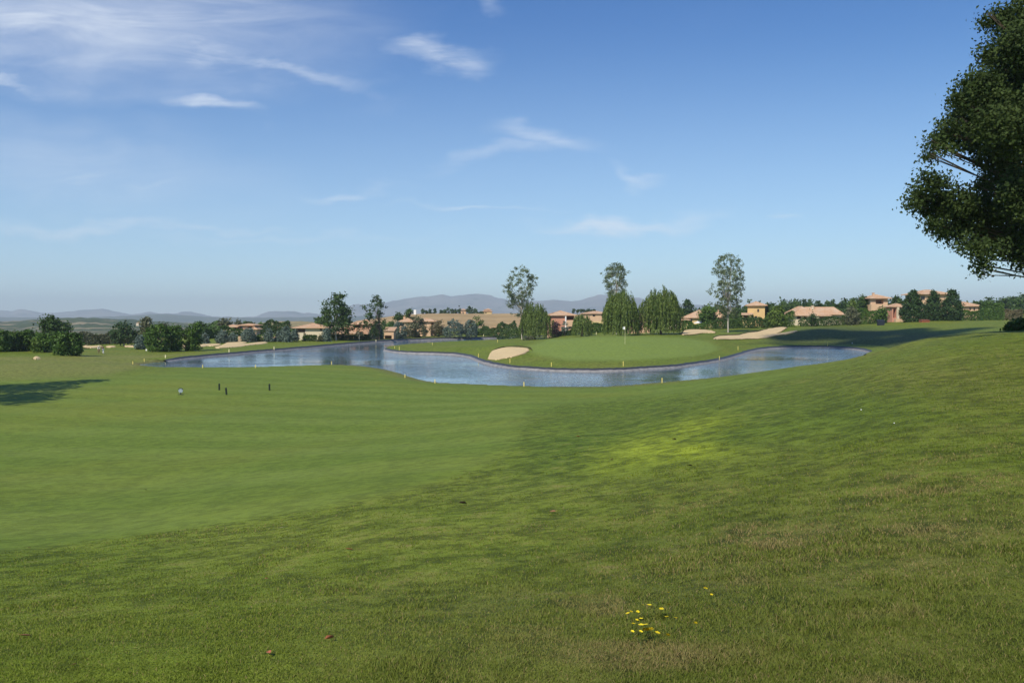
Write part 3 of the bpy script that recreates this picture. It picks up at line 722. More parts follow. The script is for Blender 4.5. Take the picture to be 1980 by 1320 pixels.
# --- left hand trees
tree("dark_poplar_clump", "tall dark tree with pointed tops behind the hedge shrubs on the far left", 74, 122, 610, 668, 205, 'ragged', 'dark', 2100, .36, 60, .6, BARK, .25, None, lob=.5, seed=41)
tree("dark_oak", "dark broad tree leaning out right of the pointed tops on the far left", 112, 140, 622, 668, 212, 'round', 'dark', 1200, .36, 42, .55, BARK, .2, None, seed=42)
tree("lone_tree", "round dark tree on a short trunk behind the two golfers", 212, 266, 624, 660, 245, 'round', 'conifer', 2000, .36, 55, .6, PALEBARK, .26, None, seed=43)
tree("pine_tree", "brownish pine with a bushy top above the pair of clipped shrubs", 270, 298, 614, 650, 240, 'broad', 'olive', 900, .4, 34, .6, BARK, .2, None, seed=44)
tree("background_tree", "small brown tree showing between the pair of clipped shrubs", 305, 322, 624, 650, 250, 'round', 'olive', 380, .4, 18, .5, BARK, .14, None, seed=45)
tree("background_tree", "dark green tree behind the clipped shrub nearest the bunkers", 376, 402, 622, 652, 300, 'dome', 'mid', 1500, .42, 44, .6, BARK, .2, None, seed=46)
tree("round_tree", "olive green round tree behind the villa with two roofs", 420, 450, 615, 645, 345, 'round', 'olive', 900, .5, 34, .7, BARK, .2, None, seed=47)
tree("poplar_sapling", "slim grey-green tree above the villa with two roofs", 453, 468, 612, 640, 360, 'cypress', 'olive', 300, .45, 18, .5, BARK, .14, None, seed=48)
G = "clipped evergreen shrubs left of the lake"
for a in [("clipped evergreen shrub with a feathery top, larger of two at the golfers' left", 102, 136, 644, 684, 158, 51, 'shrub'),
          ("darker narrow clipped shrub pressed against a larger one near the golfers", 133, 153, 646, 684, 159, 52, 'shrub'),
          ("large clipped evergreen shrub at the lake's left end", 282, 326, 628, 678, 186, 53, 'shrub'),
          ("clipped shrub just right of the large one, shading its base", 322, 353, 630, 675, 190, 54, 'shrub'),
          ("single clipped shrub tapering to its base beside the sand", 358, 389, 624, 677, 192, 55, 'shrub'),
          ("low clipped shrub between darker bushes on the far left", 68, 102, 648, 679, 176, 56, 'shrub'),
          ("tall clipped evergreen third from the left edge", 40, 64, 637, 678, 178, 57, 'shrub'),
          ("bushy evergreen second from the left edge", 12, 36, 642, 680, 176, 58, 'mid'),
          ("evergreen bush cut by the left edge of the view", -14, 14, 640, 681, 172, 59, 'mid')]:
    tree("clipped_shrub", a[0], a[1], a[2], a[3], a[4], a[5], 'column', a[7], 3400, .25, 90, .32, BARK, .12, G, 'shrub', seed=a[6], lob=.12, shell=.75, crownname='foliage')
tree("shrub", "small pale shrub among the dark evergreens on the far left", 60, 70, 656, 677, 172, 'round', 'light', 260, .26, 14, .3, BARK, .06, None, 'shrub', seed=60, crownname='foliage')
G = "grey-blue spruces along the far bank"
for i, a in enumerate([("small grey-blue spruce beside the large clipped shrub", 263, 279, 650, 671, 205),
    ("pale grey-blue spruce half hidden behind the single clipped shrub", 388, 401, 643, 664, 240),
    ("grey-blue spruce left of a smaller one, above the sand", 420, 440, 640, 661, 246),
    ("small grey-blue spruce between two larger ones above the sand", 442, 456, 646, 661, 247),
    ("wide grey-blue spruce at the right end of the sand", 468, 493, 635, 662, 246),
    ("bluest spruce beside the pink garden wall", 510, 527, 636, 661, 250),
    ("short grey-blue spruce touching a taller pale one", 532, 546, 642, 661, 252),
    ("tall pale grey-blue spruce left of the cream villa", 543, 562, 630, 660, 252),
    ("thin grey-blue spruce against the cream villa's terrace", 563, 575, 638, 656, 258),
    ("slim grey-blue spruce at the cream villa's right corner", 624, 638, 636, 660, 262),
    ("grey-blue spruce under the orange villa", 713, 741, 628, 658, 290),
    ("conical grey-blue spruce beside the dark doorway", 756, 787, 622, 654, 312),
    ("widest grey-blue spruce, left of its smaller twin", 857, 899, 617, 649, 322),
    ("grey-blue spruce right of the widest one", 897, 924, 616, 649, 324)]):
    tree("blue_spruce", a[0], a[1], a[2], a[3], a[4], a[5], 'dome' if a[2] - a[1] > 22 else 'spruce', 'blue', 1300 + 62 * (a[2] - a[1]), .26, 90, .36, BARK, .12, G, seed=70 + i, lob=.12, shell=.8)
tree("shrub", "grey twiggy shrub in front of the cream villa", 605, 628, 648, 662, 262, 'round', 'olive', 420, .3, 22, .4, BARK, .06, None, 'shrub', seed=90, crownname='foliage', gaps=.9)
tree("shrub", "green shrub right of the wide spruce above the sand", 492, 508, 650, 662, 249, 'round', 'mid', 380, .3, 20, .4, BARK, .06, None, 'shrub', seed=91, crownname='foliage')
tree("shrub", "dark bush on the bank at the end of the back channel", 1012, 1033, 648, 656, 280, 'dome', 'olive', 300, .3, 16, .35, BARK, .06, None, 'shrub', seed=92, crownname='foliage')
tree("shrub", "dark purple bush in front of the red walled villa", 1066, 1086, 624, 645, 296, 'dome', 'plum', 480, .32, 24, .4, BARK, .08, None, 'shrub', seed=93, crownname='foliage')
tree("cypress_shrub", "narrow green cypress at the left of the red wall", 1066, 1075, 617, 644, 298, 'cypress', 'mid', 240, .3, 16, .3, BARK, .08, None, 'shrub', seed=94)
tree("cypress_shrub", "narrow grey-green cypress at the right of the red wall", 1086, 1097, 616, 645, 296, 'cypress', 'blue', 260, .3, 16, .3, BARK, .08, None, 'shrub', seed=95)
# --- the three dark conifers and the gardens on the right
G = "dark conifers in front of the big villa"
tree("conifer_tree", "leftmost of the three dark conifers, taller than broad with a leaning tip", 1743, 1787, 560, 629, 292, 'conifer', 'conifer', 9000, .32, 150, .48, BARK, .2, G, seed=101, lob=.2, shell=.7, trunk_px=1766)
tree("conifer_tree", "darkest conifer, between the other two, beside the brown shed", 1786, 1823, 562, 628, 300, 'conifer', 'conifer', 8000, .32, 140, .45, BARK, .2, G, seed=102, lob=.25, shell=.7)
tree("conifer_tree", "rightmost of the three dark conifers, full and blunt topped", 1820, 1861, 559, 627, 296, 'conifer', 'conifer', 9000, .32, 150, .48, BARK, .2, G, seed=103, lob=.2, shell=.7)
for a in [("round_tree", "round dark green tree between two brown villa roofs", 1351, 1386, 590, 623, 289, 'round', 'mid', 1300, 111),
          ("umbrella_pine", "small flat topped pine on the skyline right of the broad willow", 1321, 1342, 580, 604, 400, 'round', 'conifer', 620, 112),
          ("garden_tree", "bushy light green tree right of the yellow villa", 1490, 1520, 594, 630, 290, 'round', 'light', 1000, 113),
          ("garden_tree", "dark tree against the right wall of the yellow villa", 1474, 1500, 588, 622, 315, 'round', 'dark', 900, 114),
          ("plum_tree", "small purple leaved tree left of the long brown roof", 1503, 1517, 600, 622, 296, 'round', 'plum', 380, 115),
          ("garden_tree", "loose pale tree at the right end of the long brown roof", 1634, 1660, 594, 628, 300, 'round', 'olive', 760, 116),
          ("garden_tree", "thin yellow-green tree rising in front of the woods", 1643, 1655, 578, 606, 330, 'round', 'light', 300, 117),
          ("garden_tree", "dark tree left of the orange tower house", 1655, 1682, 572, 604, 345, 'round', 'dark', 1000, 118),
          ("garden_tree", "dark tree filling the gap between tower house and portico", 1716, 1752, 574, 612, 345, 'broad', 'dark', 1500, 119),
          ("garden_tree", "bright green round shrub tree below the tower house", 1692, 1716, 594, 624, 300, 'round', 'shrub', 700, 120),
          ("garden_tree", "dark green tree left of the two brown roofs", 1305, 1326, 594, 632, 320, 'round', 'dark', 800, 121),
          ("garden_tree", "green tree behind the lone poplar's trunk", 1412, 1442, 596, 628, 330, 'round', 'mid', 1100, 122)]:
    tree(a[0], a[1], a[2], a[3], a[4], a[5], a[6], a[7], a[8], int(a[9] * 1.8), .42, 44, .6, BARK, .16, None, seed=a[10])
tree("conifer_shrub", "small pointed conifer in front of the long brown roof", 1563, 1580, 600, 626, 300, 'spruce', 'conifer', 420, .32, 24, .4, BARK, .1, None, 'shrub', seed=130)
for i, (px, Y, top) in enumerate([(1455, 300, 607), (1447, 302, 610)]):
    tree("cypress_shrub", ["slender cypress in front of the yellow villa's right window", "shorter slender cypress in front of the yellow villa's porch"][i], px - 4, px + 4, top, 624, Y, 'cypress', 'dark', 170, .3, 12, .25, BARK, .07, None, 'shrub', seed=133 + i)
tree("palm_shrub", "low dark bush at the right edge of the near hill crest", 1948, 1966, 626, 640, 52, 'round', 'dark', 520, .11, 26, .14, BARK, .04, None, 'shrub', seed=140, crownname='foliage')
tree("palm_shrub", "taller dark bush cut by the right edge of the view", 1962, 1994, 619, 640, 52, 'round', 'dark', 900, .12, 36, .16, BARK, .05, None, 'shrub', seed=141, crownname='foliage')
# --- hedges
shrub_row("hedge", "dark clipped hedge behind the lone poplar", [(1378, 285), (1430, 288), (1482, 290)], [620, 618, 617], 'dark', 1.2, 1500, .34)
shrub_row("hedge", "loose green hedge around the white parasol", [(1318, 285), (1345, 286), (1385, 288)], [622, 626, 619], 'shrub', 1.2, 1000, .34, lump=.5)
shrub_row("hedge", "dark hedge in front of the long brown roof", [(1545, 305), (1590, 304), (1640, 303)], [617, 615, 615], 'dark', 1.2, 1300, .32)
shrub_row("hedge", "tall green hedge below the tower house", [(1656, 305), (1700, 306)], [600, 600], 'shrub', 1.3, 1000, .34)
shrub_row("hedge", "mixed green garden hedge right of the yellow villa", [(1478, 292), (1535, 296)], [611, 610], 'mid', 1.5, 1000, .36, lump=.45)
shrub_row("hedge", "very tall green hedge at the right end of the villas", [(1896, 312), (1938, 312)], [588, 586], 'shrub', 1.4, 1400, .36, lump=.12)
shrub_row("hedge", "clipped green hedge under the villa's right wing", [(1852, 305), (1898, 306)], [602, 600], 'shrub', 1.2, 800, .34)
shrub_row("hedge", "rusty brown hedge at the far right", [(1930, 318), (1975, 318)], [600, 598], 'brown', 1.2, 700, .36)
shrub_row("hedge", "long low hedge beneath the tiled wing of the orange villa", [(636, 276), (690, 280), (716, 284)], [649, 648, 648], 'dark', 1.0, 1300, .30)
shrub_row("hedge", "short dark hedge under the cream villa", [(586, 262), (612, 263)], [649, 649], 'dark', .9, 420, .28)
shrub_row("hedge", "bright green hedge between two willows", [(1142, 300), (1178, 296)], [627, 626], 'mid', 1.3, 900, .36)
shrub_row("hedge", "dark low shrubs at the foot of the stubble field", [(930, 345), (1012, 330)], [634, 630], 'dark', 1.8, 1800, .4, lump=.4)
shrub_row("hedge", "dark shrubs below the red walled villa", [(1058, 300), (1115, 296)], [640, 638], 'dark', 1.1, 800, .32, lump=.5)
shrub_row("hedge", "reddish brown hedge behind the golfers and the far bunkers", [(148, 262), (210, 266), (268, 268)], [646, 645, 646], 'olive', 1.6, 1700, .4, lump=.4)
shrub_row("hedge", "green hedge running from the clipped shrub to the villa with two roofs", [(392, 290), (430, 300), (470, 305)], [638, 636, 640], 'mid', 1.8, 1200, .4, lump=.5)
shrub_row("hedge", "dark hedge in front of the upper red roofed villa", [(470, 345), (520, 348), (562, 350)], [626, 625, 627], 'dark', 1.8, 1300, .45, lump=.4)

# --- cypress row and houses' trees on the stubble hill
G = "cypresses along the stubble hill crest"
for i, (px, top, wd) in enumerate([(818, 597, 6), (824, 600, 6), (831, 597, 6), (841, 596, 7), (853, 600, 6), (860, 597, 7), (867, 594, 7), (874, 596, 7), (880, 598, 7)]):
    tree("cypress_tree", "%s in the row on the stubble hill" % ["leftmost dark cypress", "second dark cypress from the left", "third dark cypress from the left", "fourth dark cypress, before the gap", "first low cypress after the gap", "second cypress after the gap", "tallest pointed cypress", "blunt cypress right of the tallest", "rightmost dark cypress"][i], px - wd / 2, px + wd / 2, top, 607, 705, 'cypress', 'conifer', 150, .75, 14, .5, BARK, .2, G, seed=150 + i, base_py=609)
tree("cypress_tree", "tall single cypress left of the pink ridge house", 885, 891, 590, 607, 700, 'cypress', 'conifer', 220, .7, 18, .45, BARK, .25, None, seed=160, base_py=609)
tree("cypress_tree", "broad pair of dark trees between the two ridge houses", 902, 916, 591, 606, 700, 'dome', 'conifer', 300, .8, 22, .8, BARK, .25, None, seed=161, base_py=609)
shrub_row("tree_line", "low dark tree line joining the two houses on the ridge", [(914, 702), (934, 704)], [600, 602], 'dark', 2, 260, .9, 'trees')
G = "small pines on the skyline above the red villa"
for i, px in enumerate([1109, 1117, 1124, 1130, 1137, 1143, 1148]):
    tree("skyline_pine", "%s pine on the skyline between the red villa and the large willow" % ["first small", "second small", "third small", "fourth small", "fifth small", "sixth, wider,", "seventh, wider,"][i], px - 3.2, px + 3.2, 598, 603.5, 690, 'round', 'conifer', 110, .7, 10, .5, BARK, .2, G, seed=170 + i, base_py=608)

# --- woods that read as one mass
def woods(name, label, spots, mat, seed, leaf=.9, per=150):
    rg = np.random.default_rng(seed); Vs = []; Ti = []
    for (px, Y, top, wpx) in spots:
        x = at(px, HOR, Y)[0]; zg = h1(x, Y) if Y < 430 else min(h1(x, Y), zat(top, Y) - 4); zt = zat(top, Y); R = wpx / 2 / FPX * Y
        Hc = max(zt - zg, 1.5)
        C, out, ti, cc = crown_points(rg, 'dome', per, R * .92, Hc, 16, R * .22, .6, .3)
        V, F = cards(C + np.array([x, Y, zg]), out, leaf, rg, .7)
        Vs.append(V); Ti.append(np.clip(ti * .7 + rg.uniform(-.1, .35), 0, 1))
    V = np.concatenate(Vs)
    o = mk(name, V, np.arange(len(V)).reshape(-1, 4), LM[mat], attrs={'tint': ('FACE', np.concatenate(Ti))})
    o["label"] = label; o["category"] = "woods"
    return struct(o, "stuff")
sp = []
for i in range(330):
    px = rng.uniform(1290, 2120); Y = rng.uniform(355, 520)
    crest = np.interp(px, [1290, 1330, 1400, 1460, 1500, 1560, 1640, 1720, 1800, 1870, 1900, 1930, 1980, 2120], [600, 596, 584, 578, 577, 578, 574, 578, 578, 577, 571, 570, 564, 560])
    k = (Y - 355) / 165
    sp.append((px, Y, crest + (1 - k) * 15 + rng.uniform(-1, 5), rng.uniform(15, 28)))
woods("pine_woods", "dark green pine woods along the skyline behind the right hand villas", sp, 'dark', 201, .8, 190)
sp = []
for i in range(120):
    px = rng.uniform(140, 575); Y = rng.uniform(330, 460)
    crest = np.interp(px, [140, 200, 265, 300, 380, 420, 480, 520, 575], [646, 645, 634, 628, 622, 620, 622, 624, 628])
    k = (Y - 330) / 130
    sp.append((px, Y, crest + (1 - k) * 10 + rng.uniform(-1, 4), rng.uniform(14, 24)))
for i in range(24):
    px = rng.uniform(-60, 80); sp.append((px, rng.uniform(185, 240), rng.uniform(640, 650), rng.uniform(16, 26)))
for i in range(26):
    px = rng.uniform(560, 800); sp.append((px, rng.uniform(420, 520), np.interp(px, [560, 630, 680, 760, 800], [613, 610, 616, 622, 622]) + rng.uniform(0, 5), rng.uniform(12, 20)))
woods("tree_belt", "belt of green trees in the hollow beyond the left side of the lake", sp, 'mid', 202, .75, 170)

# --- the big tree overhanging at the right edge
def lobes_to_leaves(lobes, Y, per_area, leaf, rg, flat=.75):
    Cs, Os, Ts = [], [], []
    for (px, py, r) in lobes:
        yo = Y + rg.normal() * 1.0 * Y / 19; c = at(px, py, yo); R = r / FPX * Y
        n = int(per_area * R * R * 4 * (19 / Y) ** 2); k = max(5, int(n / 42))
        d = rg.normal(size=(k, 3)); d /= np.linalg.norm(d, axis=1)[:, None]
        cl = c + d * R * rg.uniform(.45, 1.18, (k, 1)) * np.array([1, 1, flat + .2])
        q = rg.integers(0, k, n)
        C = cl[q] + rg.normal(size=(n, 3)) * .125 * Y / 19 * np.array([1, 1, .8])
        Cs.append(C); o = C - c; Os.append(o / (np.linalg.norm(o, axis=1)[:, None] + 1e-9)); Ts.append(np.clip(rg.uniform(0, .6, k)[q] + rg.uniform(0, .4, n), 0, 1))
    return np.concatenate(Cs), np.concatenate(Os), np.concatenate(Ts)
YB = 47.0; SB = YB / 19
rg = np.random.default_rng(301)
LOBES = [(1962,40,42),(1912,38,22),(1945,92,44),(1990,110,50),(1900,108,16),(1915,158,40),(1880,170,30),(1955,185,50),(1857,205,28),(1838,190,14),(1880,225,42),(1932,240,52),(1985,230,46),(1838,228,15),
         (1818,255,20),(1852,268,28),(1900,285,42),(1795,278,17),(1782,302,13),(1812,290,10),(1965,300,42),(1928,330,36),(1786,352,22),(1762,378,18),(1757,392,11),(1790,392,28),(1838,392,34),(1888,366,24),(1812,425,28),(1792,432,13),
         (1858,430,30),(1900,410,30),(1950,380,44),(1985,390,30),(1885,455,24),(1830,455,16),(1925,450,30),(1808,452,9),(1868,478,15),(1850,472,10),(1890,490,13),(1886,512,12),(1879,520,6),(1905,478,14),(1965,445,28),(1975,480,30),(1945,484,18),(1948,470,14),(1985,494,34),(2030,505,40),
         (2030,40,80),(2045,190,100),(2050,350,95),(2060,460,50),(2140,120,150),(2170,300,150),(2260,60,150),(2280,300,140),(2200,430,80),(2360,200,120)]
LOBES = [(a + 15, b_, r * .96) for a, b_, r in LOBES]
C, O, T = lobes_to_leaves(LOBES, YB, 3100, .05, rg)
vis = project(C)[0] < 2040
keep = vis | (rg.uniform(0, 1, len(C)) < .15)
C, O, T = C[keep], O[keep], T[keep]
sz = np.where(project(C)[0] < 2040, .048, .085)
bt = np.array([15.2 * SB, YB, h1(15.2 * SB, YB)])
th = thing("broadleaf_tree", "big dark broadleaf tree hanging in from the right edge", "tree", bt)
V, F = cards(C - bt, O, .040 * SB, rg, .5, .62)
mk("crown", V, F, LM['big'], th, attrs={'tint': ('FACE', T)})
mb = MB()
mb.tube([(0, 0, -.4), (0, 0, .3), (-.1, 0, 5), (.1, .1, 14), (0, .2, 27)], [.85, .66, .55, .42, .08], 12)
for (px, py, r) in LOBES:
    if py > 468 and px > 1950: continue
    tg = at(px, py, YB) - bt; z0 = max(1.6, tg[2] * (.55 if px < 2000 else .8))
    m1 = np.array([tg[0] * .45, .15, z0 + (tg[2] - z0) * .35])
    mb.tube([(0, 0, z0), m1, tg], [.16, .08, .015], 6, False)
    for k in range(3):
        e = tg + rg.normal(size=3) * .4; mb.tube([m1 * .4 + tg * .6, (tg + e) / 2, e], [.04, .02, .006], 5, False)
mb.build("trunk", BARK, th, smooth=True)

# trees standing behind and to the left of the viewer; their shade falls across the foreground
def shade_tree(label, base, blobs, n, leaf, seed, trunk=.35):
    rg = np.random.default_rng(seed); zg = h1(*base); b = np.array([base[0], base[1], zg])
    th = thing("broadleaf_tree", label, "tree", b, "trees behind the viewer")
    Cs, Os = [], []
    tot = sum(r ** 2 for _, r in blobs)
    mb = MB(); topz = max(c[2] for c, r in blobs) - zg
    mc = np.mean([np.asarray(c, float) - b for c, r in blobs], 0)
    mb.tube([(0, 0, -.4), (0, 0, .3), mc * np.array([.3, .3, .45]), mc * .98], [trunk * 1.4, trunk, trunk * .75, .08], 10)
    for c, r in blobs:
        c = np.asarray(c, float) - b; m = int(n * r * r / tot)
        d = rg.normal(size=(m, 3)); d /= np.linalg.norm(d, axis=1)[:, None]
        Cs.append(c + d * r * rg.uniform(.2, 1, (m, 1)) ** .5); Os.append(d)
        mb.tube([mc * .7, (mc * .85 + c) / 1.85 - np.array([0, 0, .4]), c], [trunk * .16, trunk * .07, .012], 6, False)
    C = np.concatenate(Cs); V, F = cards(C, np.concatenate(Os), leaf, rg, .4, .6)
    mk("crown", V, F, LM['mid'], th, attrs={'tint': ('FACE', rg.uniform(0, 1, len(C)))})
    mb.build("trunk", BARK, th, smooth=True)
def sunward(px, py, h):
    """the point on the sun's line through the ground seen at (px, py), h metres up"""
    p = hit(px, py); return p + SUN * (h / SUN[2])
shade_tree("broadleaf tree left of the view whose shadow lies across the fairway", (-60, 46),
           [(sunward(a, b_, 14.5), r) for a, b_, r in [(10,752,4.6),(-60,752,6),(75,745,3.4),(125,740,2.6),(165,737,1.8),(-160,756,7),(35,760,3.0),(-20,770,4.0),(15,771,2.4),(60,764,2.2),(120,748,1.6),(90,753,2.0),(-20,779,3.2),(28,776,2.2),(70,770,1.8),(178,735,1.5)]], 7000, .34, 330)

# unseen cloud added behind the viewer, shaped to shade the mound beyond the lake's right arm
rg = np.random.default_rng(77); CH = 470.0; cm = MB()
for (px, Yc, r) in [(1518,238,5),(1555,243,8),(1600,250,9),(1640,246,10),(1690,238,10),(1740,226,10),(1790,218,9),(1845,214,8),(1890,212,5),(1600,222,5),(1650,222,7),(1545,228,4.5),(1700,216,8),(1750,208,8),(1800,204,7)]:
    gx0 = at(px, HOR, Yc)[0]
    c = np.array([gx0, Yc, h1(gx0, Yc)]) + SUN * (CH / SUN[2]) + np.array([0, 0, rg.normal() * 3])
    for k in range(5):
        cc = c + rg.normal(size=3) * np.array([r * .3, r * .3, 1.5]); q = r * rg.uniform(.6, .85)
        V = []; nn_ = 12; mm_ = 8
        for i in range(mm_ + 1):
            for j in range(nn_):
                a = math.pi * i / mm_; b = 2 * math.pi * j / nn_; w_ = 1 + .16 * rg.normal()
                V.append(cc + q * w_ * np.array([math.sin(a) * math.cos(b), math.sin(a) * math.sin(b), .45 * math.cos(a)]))
        F = [(i * nn_ + j, i * nn_ + (j + 1) % nn_, (i + 1) * nn_ + (j + 1) % nn_, (i + 1) * nn_ + j) for i in range(mm_) for j in range(nn_)]
        cm.add(V, F)
struct(cm.build("added_shade_cloud", plain("added_cloud_white", (.9, .9, .9), 1.0, 0, .02, .05), smooth=True))

# ---------------------------------------------------------------- villas
def wallmat(name, c):
    return plain(name, c, .9, .15, .10, .9)
WM = {'cream': wallmat("render_cream", (.64, .54, .38)), 'ochre': wallmat("render_ochre", (.64, .44, .20)), 'orange': wallmat("render_orange", (.56, .34, .22)),
      'red': wallmat("render_red", (.55, .27, .18)), 'peach': wallmat("render_peach", (.63, .42, .26)), 'yellow': wallmat("render_yellow", (.66, .50, .24)), 'white': plain("render_white", (.80, .79, .76), .8, .2, .04)}
m, t, b = new_mat("roof_tiles")
tc = t.new('ShaderNodeTexCoord').outputs['Object']
wv = t.new('ShaderNodeTexWave'); wv.bands_direction = 'X'; t.l.new(tc, wv.inputs['Vector']); wv.inputs['Scale'].default_value = .9; wv.inputs['Distortion'].default_value = .4
cN = t.noise(tc, 2.2, 4, .65); cB = t.noise(tc, .4, 3, .5)
c_ = t.mix(t.ramp(cN, .3, .7), (.44, .25, .14, 1), (.62, .41, .25, 1)); c_ = t.mix(t.ramp(cB, .4, .65, 0, .55), c_, (.58, .45, .32, 1))
c_ = t.mix(t.ramp(wv.outputs['Fac'], .0, .35, .35, 0), c_, (.22, .12, .07, 1))
t.set(b.inputs['Base Color'], c_); b.inputs['Roughness'].default_value = .9; b.inputs['Specular IOR Level'].default_value = .1
TILE = m
GLASS = plain("window_glass", (.03, .035, .04), .12, .6, .1, 1.0)
FRAME = plain("window_frame_brown", (.16, .09, .05), .6, .3, .1)
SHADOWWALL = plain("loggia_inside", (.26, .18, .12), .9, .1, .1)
def villa(label, Y, blocks, yaw=0.0, name="villa", pivot=None, cat="villa", group=None):
    """blocks: dicts in picture measures (px) taken at distance Y, turned into metres"""
    s = Y / FPX
    p0 = pivot if pivot is not None else (blocks[0]['x'][0] + blocks[0]['x'][1]) / 2
    x0 = at(p0, HOR, Y)[0]; zg = h1(x0, Y)
    th = thing(name, label, cat, (x0, Y, zg), group); th.rotation_euler = (0, 0, math.radians(yaw))
    for B in blocks:
        xa, xb = (B['x'][0] - p0) * s, (B['x'][1] - p0) * s
        ze, zr = zat(B['eave'], Y) - zg, zat(B['ridge'], Y) - zg
        zb = (zat(B['base'], Y) - zg) if 'base' in B else -1.5
        D = B.get('d', 8.0); ya = B.get('y', 0.0); yb = ya + D
        wm = WM[B.get('wall', 'cream')]
        holes = sorted([((h[0] - p0) * s, (h[1] - p0) * s, zat(h[3], Y) - zg, zat(h[2], Y) - zg, h[4]) for h in B.get('holes', [])])
        mb = MB()
        # front wall with real openings
        xs = sorted({xa, xb, *[h[0] for h in holes], *[h[1] for h in holes]}); zs = sorted({zb, ze, *[h[2] for h in holes], *[h[3] for h in holes]})
        for i in range(len(xs) - 1):
            for j in range(len(zs) - 1):
                cxm, czm = (xs[i] + xs[i+1]) / 2, (zs[j] + zs[j+1]) / 2
                if any(h[0] < cxm < h[1] and h[2] < czm < h[3] for h in holes): continue
                mb.add([(xs[i], ya, zs[j]), (xs[i+1], ya, zs[j]), (xs[i+1], ya, zs[j+1]), (xs[i], ya, zs[j+1])], [(0, 1, 2, 3)])
        mb.add([(xb, ya, zb), (xb, yb, zb), (xb, yb, ze), (xb, ya, ze)], [(0, 1, 2, 3)])
        mb.add([(xa, yb, zb), (xa, ya, zb), (xa, ya, ze), (xa, yb, ze)], [(0, 1, 2, 3)])
        mb.add([(xb, yb, zb), (xa, yb, zb), (xa, yb, ze), (xb, yb, ze)], [(0, 1, 2, 3)])
        inner = []
        for (hx0, hx1, hz0, hz1, kind) in holes:
            dp = .22 if kind == 'w' else 2.4
            mb.add([(hx0, ya, hz0), (hx0, ya + dp, hz0), (hx0, ya + dp, hz1), (hx0, ya, hz1)], [(0, 1, 2, 3)])
            mb.add([(hx1, ya + dp, hz0), (hx1, ya, hz0), (hx1, ya, hz1), (hx1, ya + dp, hz1)], [(0, 1, 2, 3)])
            mb.add([(hx0, ya, hz0), (hx1, ya, hz0), (hx1, ya + dp, hz0), (hx0, ya + dp, hz0)], [(0, 1, 2, 3)])
            mb.add([(hx0, ya + dp, hz1), (hx1, ya + dp, hz1), (hx1, ya, hz1), (hx0, ya, hz1)], [(0, 1, 2, 3)])
            if kind == 'w':
                wn_ = MB(); f_ = .09
                for q in ((hx0, hx0 + f_, hz0, hz1), (hx1 - f_, hx1, hz0, hz1), (hx0 + f_, hx1 - f_, hz0, hz0 + f_), (hx0 + f_, hx1 - f_, hz1 - f_, hz1), ((hx0+hx1)/2 - .03, (hx0+hx1)/2 + .03, hz0 + f_, hz1 - f_)):
                    wn_.box(q[0], q[1], ya + dp - .10, ya + dp - .03, q[2], q[3])
                fo = wn_.build("window", FRAME, th)
                MB().box(hx0, hx1, ya + dp - .025, ya + dp, hz0, hz1).build("pane", GLASS, fo)
            else:
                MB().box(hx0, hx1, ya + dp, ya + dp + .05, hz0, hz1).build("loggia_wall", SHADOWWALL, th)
        mb.build("wall", wm, th)
        if B.get('roof', 'hip') == 'none': continue
        ov = B.get('ov', .9); tk = .16
        rx0, rx1, ry0, ry1 = xa - ov, xb + ov, ya - ov, yb + ov
        W_, D_ = rx1 - rx0, ry1 - ry0
        kind = B.get('roof', 'hip')
        e0 = [(rx0, ry0, ze), (rx1, ry0, ze), (rx1, ry1, ze), (rx0, ry1, ze)]
        e1 = [(p[0], p[1], ze + tk) for p in e0]
        ym = (ry0 + ry1) / 2
        if kind == 'hip':
            ins = B.get('ins', min(W_, D_) / 2 * .98)
            r0, r1 = (rx0 + ins, ym, zr), (rx1 - ins, ym, zr)
            if W_ < D_:
                xm_ = (rx0 + rx1) / 2; r0 = (xm_, ry0 + ins, zr); r1 = (xm_, ry1 - ins, zr)
                f = [(4, 5, 8), (5, 6, 9, 8), (6, 7, 9), (7, 4, 8, 9)]
            else: f = [(4, 5, 9, 8), (5, 6, 9), (6, 7, 8, 9), (7, 4, 8)]
        elif kind == 'gable':
            r0, r1 = (rx0, ym, zr), (rx1, ym, zr); f = [(4, 5, 9, 8), (6, 7, 8, 9), (5, 6, 9), (7, 4, 8)]
        else:                                               # lean-to, rising to the back
            e1[2] = (rx1, ry1, zr); e1[3] = (rx0, ry1, zr); r0, r1 = e1[2], e1[3]; f = [(4, 5, 6, 7)]
        rb = MB().add(e0 + e1 + [r0, r1], [(3, 2, 1, 0), (0, 1, 5, 4), (1, 2, 6, 5), (2, 3, 7, 6), (3, 0, 4, 7)] + f)
        if kind == 'hip':                                   # ridge and hip tiles
            if W_ >= D_: eds = [(e1[0], r0), (e1[3], r0), (e1[1], r1), (e1[2], r1), (r0, r1)]
            else: eds = [(e1[0], r0), (e1[1], r0), (e1[2], r1), (e1[3], r1), (r0, r1)]
            for p, q in eds:
                if np.linalg.norm(np.subtract(p, q)) > .1: rb.tube([p, q], [.12, .12], 6)
        ro_ = rb.build("roof", TILE, th)
        for (cpx, ctop) in B.get('chim', []):
            cxm = (cpx - p0) * s; zc = zat(ctop, Y) - zg
            cb_ = MB().box(cxm - .38, cxm + .38, ym - 1.6, ym - .9, ze + .3, zc - .18).box(cxm - .52, cxm + .52, ym - 1.75, ym - .75, zc - .18, zc)
            cb_.build("chimney", wm, ro_)
        for px_ in B.get('cols', []):
            cxm = (px_ - p0) * s
            MB().tube([(cxm, ya + .35, zb), (cxm, ya + .35, ze - .02)], [.26, .22], 10).build("column", wm, th)
    return th
W, L = 'w', 'l'
